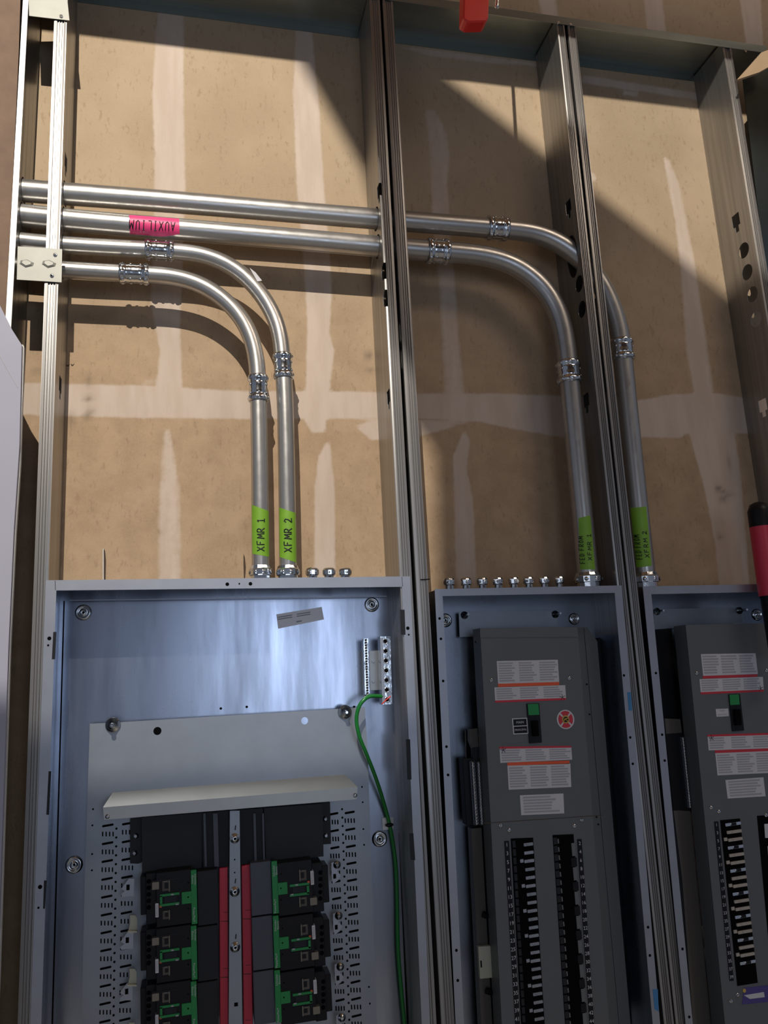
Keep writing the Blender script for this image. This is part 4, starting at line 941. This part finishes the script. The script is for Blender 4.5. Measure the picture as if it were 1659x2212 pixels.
for i in range(19):
    y = 1780+i*16.62; xl = line((1566, 1772), (1603, 2123), y); k = i % 3
    if k == 0:
        finger(c3, xl, xl+34, y, 'chrome'); m_ = MB(); m_.rect(xl+12, y-3, xl+24, y+3, YF-.0048, YF-.002, 0, .03); m_.build('dark_insert', M['black'], c3)
    else: finger(c3, xl+(2 if k == 1 else 3), xl+34, y, 'cream', long=(k == 2))
mb = MB(); mb.pp([(1607, 2134), (1700, 2124), (1702, 2160), (1603, 2170)], YF-.0008, YF+.0002); pu = mb.build('purple_label', M['purple'], c3)
mb = MB(); mb.pp([(1607, 2150), (1650, 2143), (1652, 2154), (1620, 2158)], YF-.0012, YF-.0006); mb.build('white_patch', M['white'], pu)
mb = MB(); mb.disc(1608, 2140, YF-.0014, .0045, .0006); mb.build('yellow_symbol', M['gold'], pu)
mb = MB(); mb.pp([(1651, 1780), (1668, 1779), (1669, 1810), (1653, 1810)], YF-.0016, YF-.0006); mb.pp([(1658, 1828), (1672, 1828), (1674, 1855), (1660, 1855)], YF-.0016, YF-.0006); parts(mb, 'white_tag', M['white'], c3)
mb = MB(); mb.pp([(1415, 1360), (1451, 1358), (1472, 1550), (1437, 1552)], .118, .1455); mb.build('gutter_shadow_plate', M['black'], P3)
mb = MB(); mb.pp([(1436, 1552), (1470, 1553), (1474, 1583), (1439, 1586)], .092, .12); mb.build('neutral_lug', M['clear'], P3, .001)
mb = MB(); mb.pp([(1437, 1585), (1478, 1583), (1505, 1750), (1455, 1752)], .092, .12); nb = mb.build('neutral_block', M['black'], P3, .001)
neutral(nb, 1470, 1479, 1592, 1745, .082, 24, 16)
mb = MB(); mb.pp([(1455, 1750), (1492, 1752), (1545, 2212), (1548, 2250), (1500, 2250), (1474, 1900)], .092, .12); mb.build('side_channel', M['clear'], P3)
for i in range(7):
    y = 1756+i*49; x = 1496+i*4.9; mm = 'cream' if i >= 5 else 'brown'
    mb = MB(); mb.pp([(x-2, y), (x+6, y+2), (x+9, y+30), (x+2, y+28)], .086, .092); mb.build('channel_tooth', M[mm], P3)

# ------------------------------------------------------------------ left edge things
mb = MB(); mb.pp([(-160, -260), (52, -260), (41, 100), (32, 300), (22, 500), (12, 700), (-14, 1200), (-40, 2500), (-160, 2500)], .002, .020); o = mb.build('brown_board', M['brown']); tag(o, 'brown board standing left of the leftmost stud', 'board')
mb = MB(); p0 = at(-60, 640, -.06)
mb.pp([(-90, 560), (0, 660), (26, 712), (47, 745), (42, 960), (30, 1140), (18, 1400), (8, 1700), (-6, 2100), (-20, 2480), (-120, 2480)], -.075, -.062)
sh = mb.build('drywall_sheet', [M['sheet']]); tag(sh, 'pale drywall sheet with clipped corner standing at the left edge', 'drywall sheet')
mb = MB(); mb.pp([(-90, 655), (0, 766), (39, 836), (38, 838), (-1, 769), (-90, 658)], -.0756, -.0745); mb.build('crease', M['print'], sh)
mb = MB(); mb.pp([(49, 744), (52, 748), (44, 1000), (34, 1150), (22, 1400), (12, 1700), (-1, 2100), (-16, 2480), (-20, 2480), (-6, 2100), (8, 1700), (18, 1400), (30, 1140), (41, 960), (47, 745)], -.062, -.050); mb.build('gypsum_edge', M['gyp'], sh)

# ------------------------------------------------------------------ right edge things
mb = MB(); mb.pp([(1604, 168), (1636, 440), (1665, 640), (1800, 640), (1800, 120), (1620, 150)], .020, .0216); o = mb.build('sheet_metal_panel', M['teal']); tag(o, 'dark shiny sheet metal right of the furthest stud', 'sheet metal')
mb = MB(); mb.pp([(1592, 172), (1612, 150), (1645, 113), (1680, 100), (1690, 128), (1640, 156)], -.05, -.0385); o = mb.build('board_offcut', M['cardb']); tag(o, 'pointed tan board corner poking in below the track end', 'board')
# red grip hanging on a chrome cable from the ceiling
YH = -.42
cl = thing('hanging_grip', 'red plastic grip with chrome cable beside it, hanging down at the top of the picture', 'tool grip', at(1028, 10, YH))
mb = MB(); a_ = [(1001, 40), (1012, 47), (1050, 46), (1055, 38), (1060, -60), (1003, -60)]
mb.pp(a_, YH-.030, YH+.004); mb.build('handle', M['red2'], cl, .003)
p0 = at(1073, 18, YH); p1 = at(1080, -60, YH); p2 = Vector((p1.x+.05, YH, 5.2))
mb = MB(); mb.lathe(p0, p1-p0, [(0, .002), (.002, .0042)]+[(.003+i*.003, .0042 if i % 2 else .0052) for i in range(int((p1-p0).length/.003))], 12); mb.build('chrome_cable', M['chrome'], cl)
mb = MB(); mb.tube([p1-Vector((0, 0, .003)), p1+Vector((-.02, 0, .06)), at(1031, -60, YH)+Vector((0, 0, .02)), at(1031, -60, YH)-Vector((0, 0, .004))], .003, 8); mb.tube([p1, p2], .0042, 10); mb.build('cable', M['black2'], cl)
# tool at the right edge
tl = thing('torch', 'black and red tool at the right edge in front of the rightmost panel', 'hand tool', at(1675, 1400, -.05))
c0 = at(1684, 1420, -.045); top = at(1670, 1085, -.045); hgt = top.z-c0.z; sc_ = hgt/335
def seg(y): return (1420-y)*sc_
rr = .030
mb = MB(); mb.lathe((c0.x, -.045, c0.z), (0, 0, 1), [(0, rr*.8), (seg(1350), rr*.85), (seg(1295), rr*.9), (seg(1292), rr), (seg(1290), rr)], 28); mb.build('end_cap', M['black'], tl); mb = MB(); mb.lathe((c0.x, -.045, c0.z), (0, 0, 1), [(seg(1140), rr), (seg(1105), rr), (seg(1090), rr*.75), (seg(1085), rr*.3)], 28); mb.build('black_grip', M['black'], tl)
mb = MB(); mb.lathe((c0.x, -.045, c0.z), (0, 0, 1), [(seg(1290), rr*1.01), (seg(1140), rr*1.01)], 28); mb.build('red_sleeve', M['red'], tl)
# blue marks on the right studs
mb = MB(); mb.pp([(1355, 1495), (1363, 1495), (1366, 1535), (1358, 1535)], -.0050, -.0045); mb.pp([(1410, 2137), (1421, 2137), (1423, 2185), (1414, 2180)], -.0050, -.0045); parts(mb, 'blue_mark', M['blue'], P2)

# ------------------------------------------------------------------ unseen sheet added near the lamp to throw the slanting shade
def shade(px, py, Yp):
    w_ = at(px, py, D); t = (Yp-LAMP.y)/(w_.y-LAMP.y); return LAMP+(w_-LAMP)*t
YY = -2.25
pts = [shade(x, y, YY) for x, y in ((436, -246), (635, 107), (800, 400), (826, 500), (840, 700), (880, 900), (955, 1000), (965, 1500), (930, 1730), (-400, 1830), (-400, 2900), (990, 2900), (2300, 2900), (2300, 1230), (1570, 640), (932, 143))]
mb = MB(); mb.prism([(p.x, p.z) for p in pts], YY, YY+.012); o = mb.build('shade_blocker', M['ply']); tag(o, 'added light blocker between work light and wall, out of the picture', 'light blocker')

mb = MB(); t_ = (-1.0-LAMP.y)/(D-LAMP.y); zb_ = LAMP.z+(3.455-LAMP.z)*t_  # unseen bar added to shade the wall above the track
mb.box(-2.4, 3.4, -1.09, -1.0, zb_, zb_+.30); o = mb.build('upper_shade_blocker', M['ply']); tag(o, 'added long light blocker across the room above the top of the picture', 'beam')
mb = MB(); mb.pp([(908, 1251), (928.5, 1250.2), (928.6, 1252.2), (908.2, 1253)], -.0012, .0002); mb.build('splice_seam', M['hole'], st_mr)
